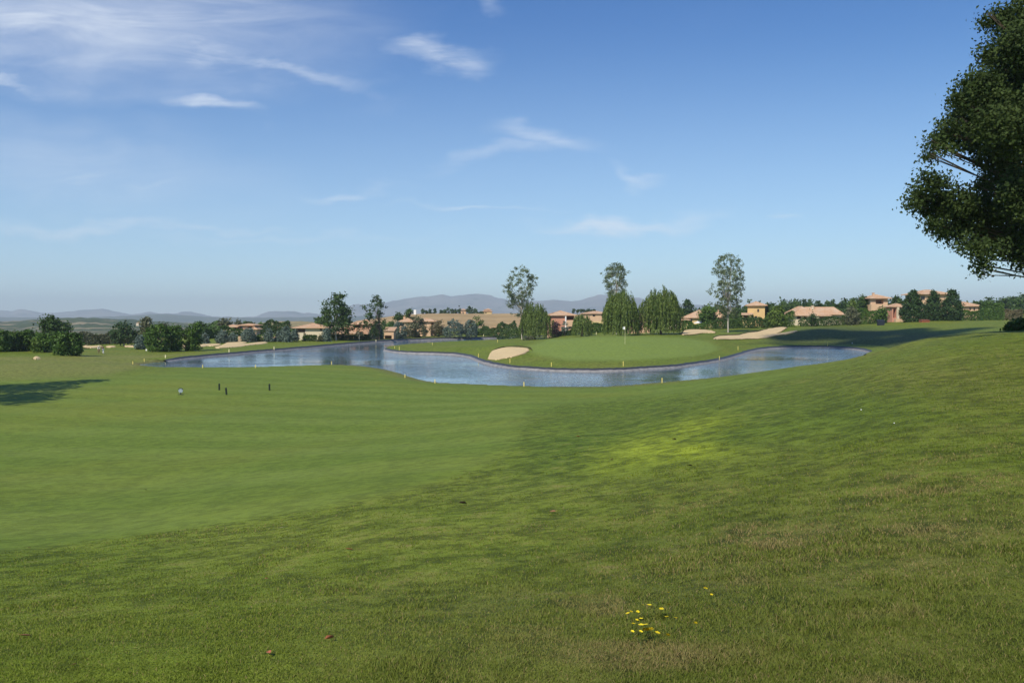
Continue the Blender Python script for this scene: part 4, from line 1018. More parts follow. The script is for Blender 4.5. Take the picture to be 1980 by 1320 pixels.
villa("villa with two shallow tiled roofs and pink walls on the far left", 330, [
    dict(x=(435,458), eave=632.5, ridge=627.5, wall='orange', d=8, holes=[(436,440,633.5,638,L),(450,457,633.5,638,L)]),
    dict(x=(462,489), eave=629.5, ridge=625.5, wall='orange', d=9, y=.5, holes=[(463,468,631,636,W),(479,487,631,635,L)]),
    dict(x=(428,493), eave=637.3, ridge=637.3, wall='cream', d=2.2, y=-1.6, roof='none'),
    dict(x=(486,497), eave=637, ridge=632, wall='peach', d=5, y=-1.2)], pivot=462)
villa("pink tiled roof seen over a dark hedge behind the bluest spruce", 372, [dict(x=(531,556), eave=635, ridge=630.5, wall='orange', d=10, holes=[(538,543,636,640,W)])])
villa("cream villa with a long tiled roof and a dark open loggia", 275, [
    dict(x=(571,626), eave=634.6, ridge=625, wall='cream', d=10, ov=1.0, holes=[(572,590,635.2,642.6,L),(618,623,634.9,639.5,W)]),
    dict(x=(559,590), eave=643.2, ridge=643.2, wall='cream', d=2.4, y=-2.4, roof='none')])
villa("long low tiled wing running behind the dark green plane tree", 292, [dict(x=(637,689), eave=645.4, ridge=639.2, wall='peach', d=7, roof='lean', ov=.5, holes=[(644,650,646,651,W),(660,666,646,651,W)]),
    dict(x=(650,672), eave=634.5, ridge=630, wall='peach', d=8, y=8)])
villa("orange villa with a hipped roof, a corner loggia and one window", 298, [
    dict(x=(682,723), eave=627.4, ridge=617.5, wall='orange', d=9, ov=1.0, holes=[(684,697,627.9,634,L),(701,705.5,628.2,635,W)]),
    dict(x=(741,760), eave=640, ridge=632.5, wall='peach', d=6, y=1.5, roof='lean', ov=.4, holes=[(742.5,756,648.5,656,L)], base=658)], yaw=0)
villa("tall peach villa with a chimney, half hidden by trees", 338, [
    dict(x=(772,800), eave=622.5, ridge=615, wall='peach', d=9, chim=[(780,612)], holes=[(776,781,625,631,W)]),
    dict(x=(806,840), eave=622, ridge=614.5, wall='peach', d=10, y=-1, holes=[(809,815,624,630,W),(834,839,624,632,L)]),
    dict(x=(818,834), eave=640, ridge=640, wall='peach', d=2.0, y=-3.2, roof='none', holes=[(820,825,642,650,W)])], pivot=806)
villa("small pink roofed garage on the bank, right of the wide spruces", 350, [dict(x=(944,966), eave=638, ridge=632, wall='orange', d=7, holes=[(948,954,639,643,W)])])
villa("red walled villa with a hipped roof and dark loggias on both sides", 300, [
    dict(x=(1060,1110), eave=610.3, ridge=600.3, wall='red', d=10, ov=.9, holes=[(1060.5,1065.5,610.8,620,L),(1096,1109,610.8,618.5,L)]),
    dict(x=(1058,1066), eave=620, ridge=620, wall='peach', d=2, y=-1.5, roof='none'), dict(x=(1095,1112), eave=619, ridge=619, wall='peach', d=2, y=-1.5, roof='none', holes=[(1099,1106,631,636,W)]),
    dict(x=(1092.3,1094.8), eave=610.4, ridge=610.4, wall='white', d=.7, y=-.75, roof='none')])
villa("long tiled villa and garden wall between the red villa and the large willow", 345, [
    dict(x=(1128,1176), eave=606.8, ridge=601.5, wall='peach', d=9, ov=.7, holes=[(1146,1151,608,612,W),(1163,1168,608,612,W)]),
    dict(x=(1140,1176), eave=621.5, ridge=621.5, wall='yellow', d=.6, y=-8, roof='none')])
villa("brown roofed house between the two big willows with a dark doorway", 262, [
    dict(x=(1219,1256), eave=624.2, ridge=612, wall='peach', d=8, ov=.7, holes=[(1229,1240,625,636,L),(1246,1252,626,632,W)])])
villa("low cream house at the foot of the broad willow", 300, [dict(x=(1292,1312), eave=620, ridge=616, wall='cream', d=7, ov=.6, holes=[(1296,1300,621,625,W)])])
villa("villa with a steep brown gable roof behind the white parasol", 300, [
    dict(x=(1324,1380), eave=614.8, ridge=599, wall='yellow', d=11, ov=1.0, holes=[(1333,1339,616,622,W)]),
    dict(x=(1317,1331), eave=619, ridge=617, wall='yellow', d=5, y=-3, holes=[(1320,1326,620,625,L)])], yaw=-12)
villa("small villa with a pink brown roof and chimney right of the round tree", 310, [
    dict(x=(1381,1399), eave=614, ridge=602, wall='orange', d=8, ov=.8, chim=[(1391,598)], holes=[(1383,1387,615,620,W)])], yaw=-10)
villa("bright yellow two storey villa with a hipped roof beside the lone poplar", 312, [
    dict(x=(1446,1478), eave=591.2, ridge=582.5, wall='ochre', d=8.5, ov=1.0, holes=[(1464,1467.5,597.5,603.5,W)]),
    dict(x=(1437,1454), eave=609.2, ridge=604.5, wall='yellow', d=4, y=-4.2, ov=.5, roof='lean', holes=[(1438,1447,610,616,L)]),
    dict(x=(1456,1468), eave=608.5, ridge=608.5, wall='ochre', d=2, y=-2.2, roof='none', holes=[(1459,1464,611,616,W)])], yaw=-16, pivot=1462)
villa("long low cream villa with a broad brown hipped roof", 318, [
    dict(x=(1535,1580), eave=610.6, ridge=591.8, wall='cream', d=13, ov=1.2, holes=[(1541,1549,611.6,617,L),(1555,1562,611.8,616,W)]),
    dict(x=(1562,1634), eave=608.6, ridge=593, wall='cream', d=8.5, y=3.2, ins=2.6, ov=1.0, chim=[(1582,590)], holes=[(1586,1598,609.6,614,L),(1604,1618,609.6,614,L)]),
    dict(x=(1558,1602), eave=611.2, ridge=607.5, wall='cream', d=3, y=-2.2, ov=.5, roof='lean', holes=[(1560,1572,612.4,619,L),(1580,1598,612.4,619,L)])], pivot=1584)
villa("orange tower house with a pyramid roof and a dark corner window", 340, [
    dict(x=(1683,1716), eave=577.4, ridge=568.5, wall='peach', d=7.5, ov=1.3, chim=[(1693,565.5)], holes=[(1693,1708,579.5,587.5,L)]),
    dict(x=(1681,1712), eave=589, ridge=589, wall='peach', d=1.6, y=-1.7, roof='none')], yaw=0)
villa("open portico with tiled roof and red columns left of the conifers", 316, [
    dict(x=(1725,1756), eave=593.6, ridge=586.5, wall='red', d=7, ov=.7, holes=[(1727,1732.5,596.5,614.5,L),(1737,1752,596.5,614.5,L)]),
    dict(x=(1732.8,1736.8), eave=594, ridge=594, wall='cream', d=.8, y=-.82, roof='none'),
    dict(x=(1726,1750), eave=616.5, ridge=616.5, wall='peach', d=1.4, y=-2.6, roof='none')])
villa("big orange villa behind the three conifers with a right hand wing", 330, [
    dict(x=(1775,1834), eave=569.2, ridge=559.5, wall='peach', d=11, ov=1.3, holes=[(1780,1788,572,580,W),(1806,1812,572,580,W)]),
    dict(x=(1845,1886), eave=592.6, ridge=583.2, wall='peach', d=9, y=-3, ov=1.0, holes=[(1866,1869,594.5,600.5,W),(1874,1877,594.5,600.5,W),(1883,1885.6,594.5,600.5,L)])])
villa("small pink ridge house beside the tall cypress", 705, [dict(x=(890,901), eave=599.5, ridge=597, wall='peach', d=7, base=609)], name="farmhouse", cat="house")
villa("farmhouse with a red roof alone at the right of the stubble ridge", 705, [dict(x=(933,951), eave=602.4, ridge=598.6, wall='yellow', d=8, base=610, holes=[(938,941,603.4,605.6,W)]),
    dict(x=(937,949), eave=599.3, ridge=596.4, wall='orange', d=6, y=1)], name="farmhouse", cat="house")
villa("white block tower on the skyline above the chimneyed villa", 690, [dict(x=(800,804.6), eave=598.8, ridge=598.8, wall='white', d=2.2, roof='none', base=611)], name="white_tower", cat="tower")
villa("distant pale farm building below the far left hill", 1150, [dict(x=(263,268), eave=625, ridge=623.6, wall='cream', d=6, base=630, ov=.3)], name="farmhouse", cat="house")
# ---------------------------------------------------------------- bunkers
m, t, b = new_mat("bunker_sand")
pos = t.new('ShaderNodeNewGeometry').outputs['Position']
t.set(b.inputs['Base Color'], t.mix(t.noise(pos, 1.1, 5, .6), (.52, .39, .20, 1), (.68, .53, .30, 1))); b.inputs['Roughness'].default_value = .95; b.inputs['Specular IOR Level'].default_value = .05
bp = t.new('ShaderNodeBump'); bp.inputs['Strength'].default_value = .5; bp.inputs['Distance'].default_value = .12; t.l.new(t.noise(pos, 2.5, 3, .6), bp.inputs['Height']); t.l.new(bp.outputs[0], b.inputs['Normal'])
SAND = m
LIP = plain("bunker_lip_grass", (.075, .085, .028), .9, .1, .35, 1.5)
def bunker(label, outline, lip=None, liph=.5, Y=None, rise=.12):
    """outline in picture points; each is dropped onto the slope it lies on (or onto distance Y)"""
    P = []
    for a, b_ in outline:
        if Y is None:
            p = hit(a, b_, 60, 420); P.append(p[:2])
        else:
            d = ray(a, b_); zg = h1(at(a, HOR, Y)[0], Y); p = CAM + d * ((zg - CAM[2]) / d[2]) if d[2] < -1e-4 else at(a, b_, Y); P.append(p[:2] if 0 < p[1] < Y * 1.25 else at(a, b_, Y)[:2])
    P = smooth_poly(np.array(P), 5)
    x0, y0 = P.min(0); x1, y1 = P.max(0)
    st = max(.22, (x1 - x0) / 120)
    X, Yg = np.meshgrid(np.arange(x0 - st, x1 + st, st), np.arange(y0 - st, y1 + st, st))
    d = sdist(X.ravel(), Yg.ravel(), P)
    # snap the ring of grid points just outside onto the outline
    z = H(X.ravel(), Yg.ravel()) + rise + .10 - .30 * sstep(0, 2.5, -d) + .28 * sstep(0, 2.5, -d) * (1 - rise * 0) - .22 * (d > 0)
    ii = np.arange(X.size).reshape(X.shape)
    F = np.stack([ii[:-1, :-1], ii[:-1, 1:], ii[1:, 1:], ii[1:, :-1]], -1).reshape(-1, 4)
    F = F[(d[F] < 0).sum(1) >= 2]
    base = np.array([P[:, 0].mean(), P[:, 1].mean(), h1(P[:, 0].mean(), P[:, 1].mean())])
    th = thing("sand_bunker", label, "bunker", base)
    used = np.unique(F); re = -np.ones(X.size, int); re[used] = np.arange(len(used))
    mk("sand", np.stack([X.ravel(), Yg.ravel(), z], 1)[used] - base, re[F], SAND, th, smooth=True)
    if lip:
        Q = np.array([hit(a, b_, 60, 420)[:2] if Y is None else at(a, b_, Y)[:2] for a, b_ in lip])
        L = np.concatenate([[0], np.cumsum(np.linalg.norm(np.diff(Q, axis=0), axis=1))]); q = np.linspace(0, L[-1], 40)
        qx, qy = np.interp(q, L, Q[:, 0]), np.interp(q, L, Q[:, 1]); tp = np.sin(np.linspace(0, math.pi, 40)) ** .5
        zz = H(qx, qy); V = []
        for off, hh in [(-.15, .05), (-.35, .75), (.1, 1.0), (1.2, .75), (3.2, -.1)]:
            V.append(np.stack([qx, qy + off, zz * 0 + H(qx, qy + off) + rise * .5 + liph * hh * tp + .04 * vnoise(q / .6, q * 0, 3)], 1))
        V = np.concatenate(V); jj = np.arange(200).reshape(5, 40)
        mk("grass_lip", V - base, np.stack([jj[:-1, :-1], jj[:-1, 1:], jj[1:, 1:], jj[1:, :-1]], -1).reshape(-1, 4), LIP, th, smooth=True)
    return th
bunker("kidney shaped sand bunker at the front left of the green", [(943,694),(949,683),(955,678.5),(975,673.5),(995,672.6),(1022,675.5),(1016,683),(1000,688.5),(975,694),(955,696.5)], [(950,680),(960,676),(975,672.6),(1000,671.8),(1026,675),(1030,679)], .42)
bunker("small sand bunker with a brown rim left of the lone poplar", [(1321,648),(1322,642),(1331,638.4),(1352,638.2),(1384,643.4),(1360,644.5),(1340,647.5)], [(1318,647),(1322,640.5),(1334,637.4),(1358,638),(1386,643)], .35, rise=.18)
bunker("largest sand bunker, sweeping up to the right of the lone poplar", [(1382,656),(1389,651.5),(1405,650.2),(1428,649.4),(1440,645.8),(1470,641.5),(1495,635.5),(1512,633.4),(1522,635),(1512,641),(1500,646),(1538,640.5),(1536,643.5),(1500,650),(1450,655.8),(1410,657)], [(1383,653.5),(1392,650),(1410,649),(1430,648.4),(1450,643.5),(1480,638.6),(1500,633.5)], .35, rise=.2)
bunker("long pale bunker in front of the wide grey-blue spruce", [(415,673),(428,668.5),(440,663),(452,659.8),(470,660.5),(476,662.6),(462,666.2),(490,663.6),(512,661.8),(513,664),(470,669.5),(440,672.5)], None)
bunker("bunker half hidden by the single clipped shrub", [(388,670),(389,661),(397,661.5),(404,665.5),(425,665.5),(420,668.5),(400,669.5)], None)
bunker("thin sand strip between two clipped shrubs", [(346,674),(347,668),(362,668),(362,673)], None)
bunker("far sand bunker right behind the golfers", [(160,672),(166,668.4),(180,669.6),(192,668.6),(196,670),(186,672.5),(172,673)], None)
bunker("narrow far bunker just right of the golfers", [(205,671.5),(210,669.2),(221,669.6),(221,671.4)], None)
bunker("far bunker beneath the round dark lone tree", [(242,671.5),(244,669),(262,669),(263,671.2)], None)
bunker("tiny heap of pale sand on the far left grass", [(64,694),(68,691),(74,691),(77,693.4),(70,695)], None)

# ---------------------------------------------------------------- course furniture
YEL = plain("stake_yellow", (.72, .58, .16), .6, .3, .05); YELW = plain("stake_cream", (.78, .70, .42), .6, .3, .05); DARKP = plain("post_dark_green", (.018, .028, .016), .5, .4, .1)
WHITE = plain("white_paint", (.82, .82, .80), .5, .4, .03); STEEL = plain("grey_steel", (.35, .38, .40), .4, .5, .08, 4, .6)
def stake(px, py_bot, hpx, label, group, mat, w_=.05, lean=0.0):
    p = hit(px, py_bot, 60, 420) if True else None
    h_ = hpx / FPX * p[1]
    mb = MB().add([(-w_, -w_, -.15), (w_, -w_, -.15), (w_, w_, -.15), (-w_, w_, -.15), (-w_ + lean, -w_, h_ * .93), (w_ + lean, -w_, h_ * .93), (w_ + lean, w_, h_ * .93), (-w_ + lean, w_, h_ * .93), (lean, 0, h_)],
                  [(3,2,1,0),(0,1,5,4),(1,2,6,5),(2,3,7,6),(3,0,4,7),(4,5,8),(5,6,8),(6,7,8),(7,4,8)])
    o = mb.build("marker_stake", mat); o.location = tuple(p)
    return tag(o, label, "stake", group)
GS = "yellow marker stakes round the lake"
NEAR = [(1013,747,8,"upright yellow stake at the near shore below the kidney shaped bunker"),(1175,746,9,"yellow stake at the near shore, left of another near the lake's right arm"),(1280,740,9,"yellow stake at the near shore where it begins to climb right"),
        (841,741,7,"yellow stake where the near shore turns after its long curve"),(783,730,6,"yellow stake halfway down the curving left shore"),(714,708,6,"yellow stake where the left shore starts to curve towards us"),(641,705,6,"yellow stake on the straight left shore, second from the curve"),
        (494,711,5,"yellow stake on the left shore, level with the wide spruce"),(392,711,5,"yellow stake on the left shore, below the far bunkers"),(257,704,5,"yellow stake standing in grass at the lake's left tip"),(279,699,5,"yellow stake just right of the lake's left tip")]
for a in NEAR: stake(a[0], a[1], a[2] + 1, a[3], GS, YEL, .05)
ISL = [(925,691,7,"yellow stake left of the kidney shaped bunker"),(986,702,8,"yellow stake just below the kidney shaped bunker"),(1066,709,8,"yellow stake on the green's front bank, second right of the bunker"),(1205,708,9,"yellow stake on the front bank straight below the flagstick"),
       (1391,697,8,"yellow stake where the bank bends toward the right arm"),(1427,677,7,"yellow stake right of the bend, below the largest bunker"),(1600,669,7,"yellow stake on the shaded bank behind the right arm"),
       (772,677,6,"yellow stake at the tip of the green's tongue of land"),(763,674,4,"small stake behind the tip of the tongue of land"),(962,662,5,"yellow stake on the back edge of the tongue of land"),(836,667,4,"tiny stake on the back edge of the tongue, nearer its tip")]
for a in ISL: stake(a[0], a[1], a[2] + 1, a[3], GS, YEL, .05)
FARS = [(320,692,5,"yellow stake on the far bank, nearest the left tip"),(443,681,5,"yellow stake on the far bank below the long pale bunker"),(530,677,6,"yellow stake on the far bank below the bluest spruce"),(727,661,4,"small stake on the far bank below the orange villa"),
        (935,651,4,"small stake on the far bank right of the spruce pair"),(997,650,5,"small stake on the far bank left of the tall poplar's foot"),(1153,647,4,"small white topped stake between two willows"),(1270,645,4,"small stake under the broad willow")]
for a in FARS: stake(a[0], a[1], a[2] + 1, a[3], GS, YELW, .085)
GP = "dark posts on the fairway"
for px, py, h_, lb in [(424,754,13,"dark post on the fairway, left of three and farthest from us"), (438,763,14,"dark leaning post on the fairway, nearest of three"), (521,754.5,13,"dark post on the fairway, standing apart at the right")]:
    p = hit(px, py, 20, 200); hh = h_ / FPX * p[1]
    mb = MB().tube([(0, 0, -.1), (0, 0, hh * .9), (0, 0, hh)], [.085, .085, .05], 8); o = mb.build("distance_post", DARKP, smooth=False); o.location = tuple(p)
    tag(o, lb, "post", GP)
    if px == 438: o.rotation_euler = (0, math.radians(-5), 0)
# round tee sign on a short stand
p = hit(349.5, 763, 20, 200); k = p[1] / FPX
th = thing("tee_sign", "round pale sign on a short dark foot beside the fairway posts", "sign", p)
d_ = MB()
rr = 4.2 * k; zc = 8.0 * k
d_.add([(rr * math.cos(a), y_, zc + rr * math.sin(a)) for y_ in (-.03, .03) for a in np.linspace(0, 2 * math.pi, 21)[:-1]], [tuple(range(20))[::1], tuple(range(20, 40))[::-1]] + [(i, 20 + i, 20 + (i+1) % 20, (i+1) % 20) for i in range(20)])
d_.build("disc", plain("sign_pale", (.27, .33, .36), .4, .4, .1), th)
MB().add([(rr * 1.0 * math.cos(a) , y_, zc + rr * 1.0 * math.sin(a)) for y_ in (-.05, .05) for a in np.linspace(.15 * math.pi, .85 * math.pi, 9)] + [(rr * 1.22 * math.cos(a), y_, zc + rr * 1.22 * math.sin(a)) for y_ in (-.05, .05) for a in np.linspace(.15 * math.pi, .85 * math.pi, 9)],
         [(i, i + 1, 18 + i + 1, 18 + i) for i in range(8)] + [(9 + i + 1, 9 + i, 27 + i, 27 + i + 1) for i in range(8)] + [(18 + i, 18 + i + 1, 27 + i + 1, 27 + i) for i in range(8)] + [(i + 1, i, 9 + i, 9 + i + 1) for i in range(8)]).build("rim", DARKP, th)
MB().tube([(0, 0, -.1), (0, 0, zc - rr + .03)], [.05, .05], 8).box(-.22, .22, -.1, .1, 0, .06).build("foot", DARKP, th)
# flagstick
pf = hit(1208.5, 664.5, 100, 300); k = pf[1] / FPX
th = thing("flagstick", "white flagstick with a small white flag planted in the green", "flagstick", pf)
MB().tube([(0, 0, -.1), (0, 0, 33.5 * k)], [.026, .02], 8).build("pole", YELW, th)
fz = 33.2 * k; fw = 4.2 * k; fh = 5.8 * k
V = []; 
for j in range(2):
    for i in range(7):
        s_ = i / 6; V.append((-.03 - fw * s_, .12 * math.sin(s_ * 5) * s_, fz - j * fh + .10 * s_ * (1 if j else -1)))
n7 = len(V); V += [(a, b_ + .012, c_) for a, b_, c_ in V]
mk("flag", V, [(i, i+1, 8+i, 7+i) for i in range(6)] + [(n7+i+1, n7+i, n7+7+i, n7+8+i) for i in range(6)] + [(i+1, i, n7+i, n7+i+1) for i in range(6)] + [(7+i, 8+i, n7+8+i, n7+7+i) for i in range(6)] + [(6, 13, n7+13, n7+6)], WHITE, th)
MB().lathe([(.06, -.02), (.075, .006), (.05, .008)], 12).build("cup_rim", WHITE, th)
# parasol in the garden
pp = at(1354, 627, 292); zg = h1(pp[0], pp[1]); k = 292 / FPX
th = thing("parasol", "white garden parasol open in front of the steep roofed villa", "parasol", (pp[0], pp[1], zg))
zt_, ze_ = zat(618.2, 292) - zg, zat(624.3, 292) - zg; R_ = 13.2 * k
V = [(0, 0, zt_)]; F = []
for r_i, (rf, zf) in enumerate([(.35, .60), (.7, .25), (1.0, 0.0)]):
    for i in range(24):
        a = 2 * math.pi * i / 24; sag = 1 - .05 * (1 - math.cos(8 * a)) / 2 * rf
        V.append((R_ * rf * sag * math.cos(a), R_ * rf * sag * math.sin(a), ze_ + (zt_ - ze_) * zf - .02 * (1 - math.cos(8 * a))))
for i in range(24):
    j = (i + 1) % 24; F.append((0, 1 + i, 1 + j))
    for r_i in range(2): F.append((1 + 24*r_i + i, 25 + 24*r_i + i, 25 + 24*r_i + j, 1 + 24*r_i + j))
nv = len(V); V += [(x, y, z - .03) for x, y, z in V]; F += [tuple(nv + q for q in f[::-1]) for f in F] + [(49 + i, nv + 49 + i, nv + 49 + (i+1) % 24, 49 + (i+1) % 24) for i in range(24)]
mk("canopy", V, F, WHITE, th, smooth=False)
MB().tube([(0, 0, -.1), (0, 0, zt_ + .15)], [.045, .04], 8).build("pole", STEEL, th)
MB().lathe([(.45, 0), (.45, .10), (.12, .16), (.07, .4)], 14).build("base", STEEL, th)
rb = MB()
for i in range(8):
    a = 2 * math.pi * i / 8; rb.tube([(0, 0, zt_ - .06), (R_ * .97 * math.cos(a), R_ * .97 * math.sin(a), ze_ - .05)], [.018, .014], 5)
rb.build("ribs", STEEL, th)
# brown garden shed, dark bin, low garden walls
YS = 282; px0 = at(1790, 631, YS); zg = h1(px0[0], YS); k = YS / FPX
th = thing("garden_shed", "low rust brown shed between the two left conifers", "shed", (px0[0], YS, zg))
RUST = plain("rust_boards", (.30, .095, .045), .8, .2, .2, 2.0)
w2 = 7.6 * k; hb_ = zat(619.5, YS) - zg
sb = MB()
for i in range(10):
    a = -w2 + 2 * w2 * i / 10; sb.box(a + .01, a + 2 * w2 / 10 - .01, -.03, .0, -.3, hb_)
sb.box(-w2, w2, .003, 2.0, -.3, hb_ - .01).build("boards", RUST, th)
MB().add([(-w2 - .15, -.2, hb_ + .02), (w2 + .15, -.2, hb_ + .02), (w2 + .15, 2.2, hb_ + .3), (-w2 - .15, 2.2, hb_ + .3), (-w2 - .15, -.2, hb_ + .10), (w2 + .15, -.2, hb_ + .10), (w2 + .15, 2.2, hb_ + .38), (-w2 - .15, 2.2, hb_ + .38)],
         [(3,2,1,0),(4,5,6,7),(0,1,5,4),(1,2,6,5),(2,3,7,6),(3,0,4,7)]).build("roof", plain("shed_roof", (.22, .08, .05), .8, .2, .15), th)
pb = at(1703, 626.5, 284); zg = h1(pb[0], 284); k = 284 / FPX
th = thing("skip_bin", "dark blue-black bin standing before the garden under the tower house", "bin", (pb[0], 284, zg))
wb = 6.6 * k; hb_ = 10.2 * k
NAVY = plain("bin_navy", (.018, .022, .035), .5, .4, .15)
MB().add([(-wb*.85,-.5,-.1),(wb*.85,-.5,-.1),(wb*.85,.6,-.1),(-wb*.85,.6,-.1),(-wb,-.6,hb_*.86),(wb,-.6,hb_*.86),(wb,.7,hb_*.86),(-wb,.7,hb_*.86)], [(3,2,1,0),(0,1,5,4),(1,2,6,5),(2,3,7,6),(3,0,4,7),(4,5,6,7)]).build("body", NAVY, th)
MB().add([(-wb*1.04,-.68,hb_*.86+.01),(wb*1.04,-.68,hb_*.86+.01),(wb*1.04,.78,hb_*.86+.01),(-wb*1.04,.78,hb_*.86+.01),(-wb*.95,-.5,hb_),(wb*.95,-.5,hb_),(wb*.95,.6,hb_*1.06),(-wb*.95,.6,hb_*1.06)], [(3,2,1,0),(4,5,6,7),(0,1,5,4),(1,2,6,5),(2,3,7,6),(3,0,4,7)]).build("lid", NAVY, th)
for lb, pts, top, mt in [("low peach garden wall behind the long pale bunker", [(460, 258), (536, 262)], [650, 650.5], 'peach')]:
    a, b_ = at(pts[0][0], HOR, pts[0][1]), at(pts[1][0], HOR, pts[1][1]); za, zb_ = zat(top[0], pts[0][1]), zat(top[1], pts[1][1])
    ga, gb = h1(a[0], a[1]) - .3, h1(b_[0], b_[1]) - .3
    d = (b_ - a)[:2]; d /= np.linalg.norm(d); nx, ny = -d[1] * .15, d[0] * .15
    V = []
    for q, zlo, zhi in ((a, ga, max(za, ga + .7)), (b_, gb, max(zb_, gb + .7))):
        V += [(q[0] - nx, q[1] - ny, zlo), (q[0] + nx, q[1] + ny, zlo), (q[0] + nx, q[1] + ny, zhi), (q[0] - nx, q[1] - ny, zhi)]
    mbw = MB().add(V, [(0, 4, 7, 3), (1, 2, 6, 5), (3, 7, 6, 2), (0, 3, 2, 1), (4, 5, 6, 7)])
    c0 = np.array([V[0][0], V[0][1], ga]); tag(mbw.build("garden_wall", WM[mt], None, c0), lb, "wall")
# white signs and lamp like specks
for px, py, w_, h_, lb in [(1193, 634, 2.2, 7, "narrow white sign seen through the large willow's strands"), (283, 678, 2.4, 3.4, "small white marker box at the foot of the large clipped shrub"), (1648, 664, 1.5, 1.6, "small white marker on the shaded bank behind the right arm")]:
    p = hit(px, py, 100, 420); k = p[1] / FPX
    o = MB().box(-w_ / 2 * k, w_ / 2 * k, -.06, .06, -.1, h_ * k * .96).box(-w_ / 2 * k - .03, w_ / 2 * k + .03, -.09, .09, h_ * k * .96, h_ * k).build("white_marker", WHITE); o.location = tuple(p); tag(o, lb, "marker")

# ---------------------------------------------------------------- golfers
SKIN = plain("skin", (.46, .27, .19), .6, .3, .05); HAIR = plain("hair_dark", (.02, .015, .012), .6, .3, .1); TOPW = plain("cloth_white", (.78, .78, .74), .85, .2, .04); TOPD = plain("cloth_dark", (.02, .022, .028), .85, .2, .1); TROU = plain("cloth_brown", (.20, .14, .09), .85, .2, .1); SHOE = plain("shoe", (.06, .05, .045), .6, .3, .1)
def skinned(name, verts, edges, radii, mat, parent, root=0, sub=2):
    me = bpy.data.meshes.new(name); me.from_pydata(verts, edges, []); o = bpy.data.objects.new(name, me); col.objects.link(o); o.parent = parent
    md = o.modifiers.new("skin", 'SKIN'); sv = me.skin_vertices[0].data
    for i, r in enumerate(radii): sv[i].radius = (r, r) if not isinstance(r, tuple) else r; sv[i].use_root = (i == root)
    md.use_smooth_shade = True
    s_ = o.modifiers.new("sub", 'SUBSURF'); s_.levels = s_.render_levels = sub
    me.materials.append(mat)
    return o
def golfer(px, py, label, top, trou, bend, face):
    p = hit(px, py, 120, 300); th = thing("person", label, "person", p, None); th.rotation_euler = (0, 0, face)
    hx = .0; b_ = bend
    sh = np.array([0, -.46 * math.sin(b_), .95 + .48 * math.cos(b_)]); nk = sh + np.array([0, -.10 * math.sin(b_), .10]); hd = nk + np.array([0, -.06 * math.sin(b_) - .02, .15])
    J = [(0,0,.93),(0,-.2*math.sin(b_),.95+.22*math.cos(b_)),tuple(sh),tuple(nk),tuple(hd),tuple(hd+np.array([0,-.01,.10])),
         (-.09,0,.90),(-.12,-.03,.50),(-.13,.03,.09),(-.13,-.13,.05),(.09,0,.90),(.12,-.03,.50),(.13,.03,.09),(.13,-.13,.05),
         tuple(sh+np.array([-.18,0,-.02])),tuple(sh+np.array([-.22,-.10,-.28])),tuple(sh+np.array([-.08,-.30,-.46])),tuple(sh+np.array([-.05,-.34,-.54])),
         tuple(sh+np.array([.18,0,-.02])),tuple(sh+np.array([.22,-.10,-.28])),tuple(sh+np.array([.06,-.30,-.44])),tuple(sh+np.array([.02,-.34,-.52]))]
    E = [(0,1),(1,2),(2,3),(3,4),(4,5),(0,6),(6,7),(7,8),(8,9),(0,10),(10,11),(11,12),(12,13),(2,14),(14,15),(15,16),(16,17),(2,18),(18,19),(19,20),(20,21)]
    Rr = [.15,.145,.14,.055,.095,.07,.095,.06,.042,.035,.095,.06,.042,.035,.065,.048,.036,.03,.065,.048,.036,.03]
    skinned("body", J, E, Rr, SKIN, th)
    i_t = [0,1,2,14,15,18,19]; mp = {v: i for i, v in enumerate(i_t)}
    skinned("shirt", [J[i] for i in i_t], [(mp[a], mp[c]) for a, c in E if a in mp and c in mp], [Rr[i] + .022 for i in i_t], top, th)
    i_b = [0,6,7,8,10,11,12]; mp = {v: i for i, v in enumerate(i_b)}
    skinned("trousers", [J[i] for i in i_b], [(mp[a], mp[c]) for a, c in E if a in mp and c in mp], [Rr[i] + .02 for i in i_b], trou, th)
    MB().lathe([(.02,.155),(.085,.13),(.112,.07),(.115,.02),(.10,-.01)], 14, tuple(hd + np.array([0, .012, -.01]))).build("cap", top if top is TOPW else HAIR, th, smooth=True)
    return th
def club(loc, a, b_, label):
    o = MB().tube([a, b_], [.014, .012], 6).box(b_[0] - .05, b_[0] + .05, b_[1] - .02, b_[1] + .02, b_[2] - .03, b_[2] + .02).build("golf_club", STEEL); o.location = tuple(loc); tag(o, label, "golf club")
g1 = golfer(191, 683.5, "golfer in white bending over on the far fairway, left of a pair", TOPW, TROU, .75, .5)
g2 = golfer(199.6, 683.5, "golfer with dark top and white trousers, right of a pair", TOPD, TOPW, .25, -.4)
club(g2.location, (.12, -.36, .84), (.36, -.62, .03), "thin golf club held by the golfer in the dark top")

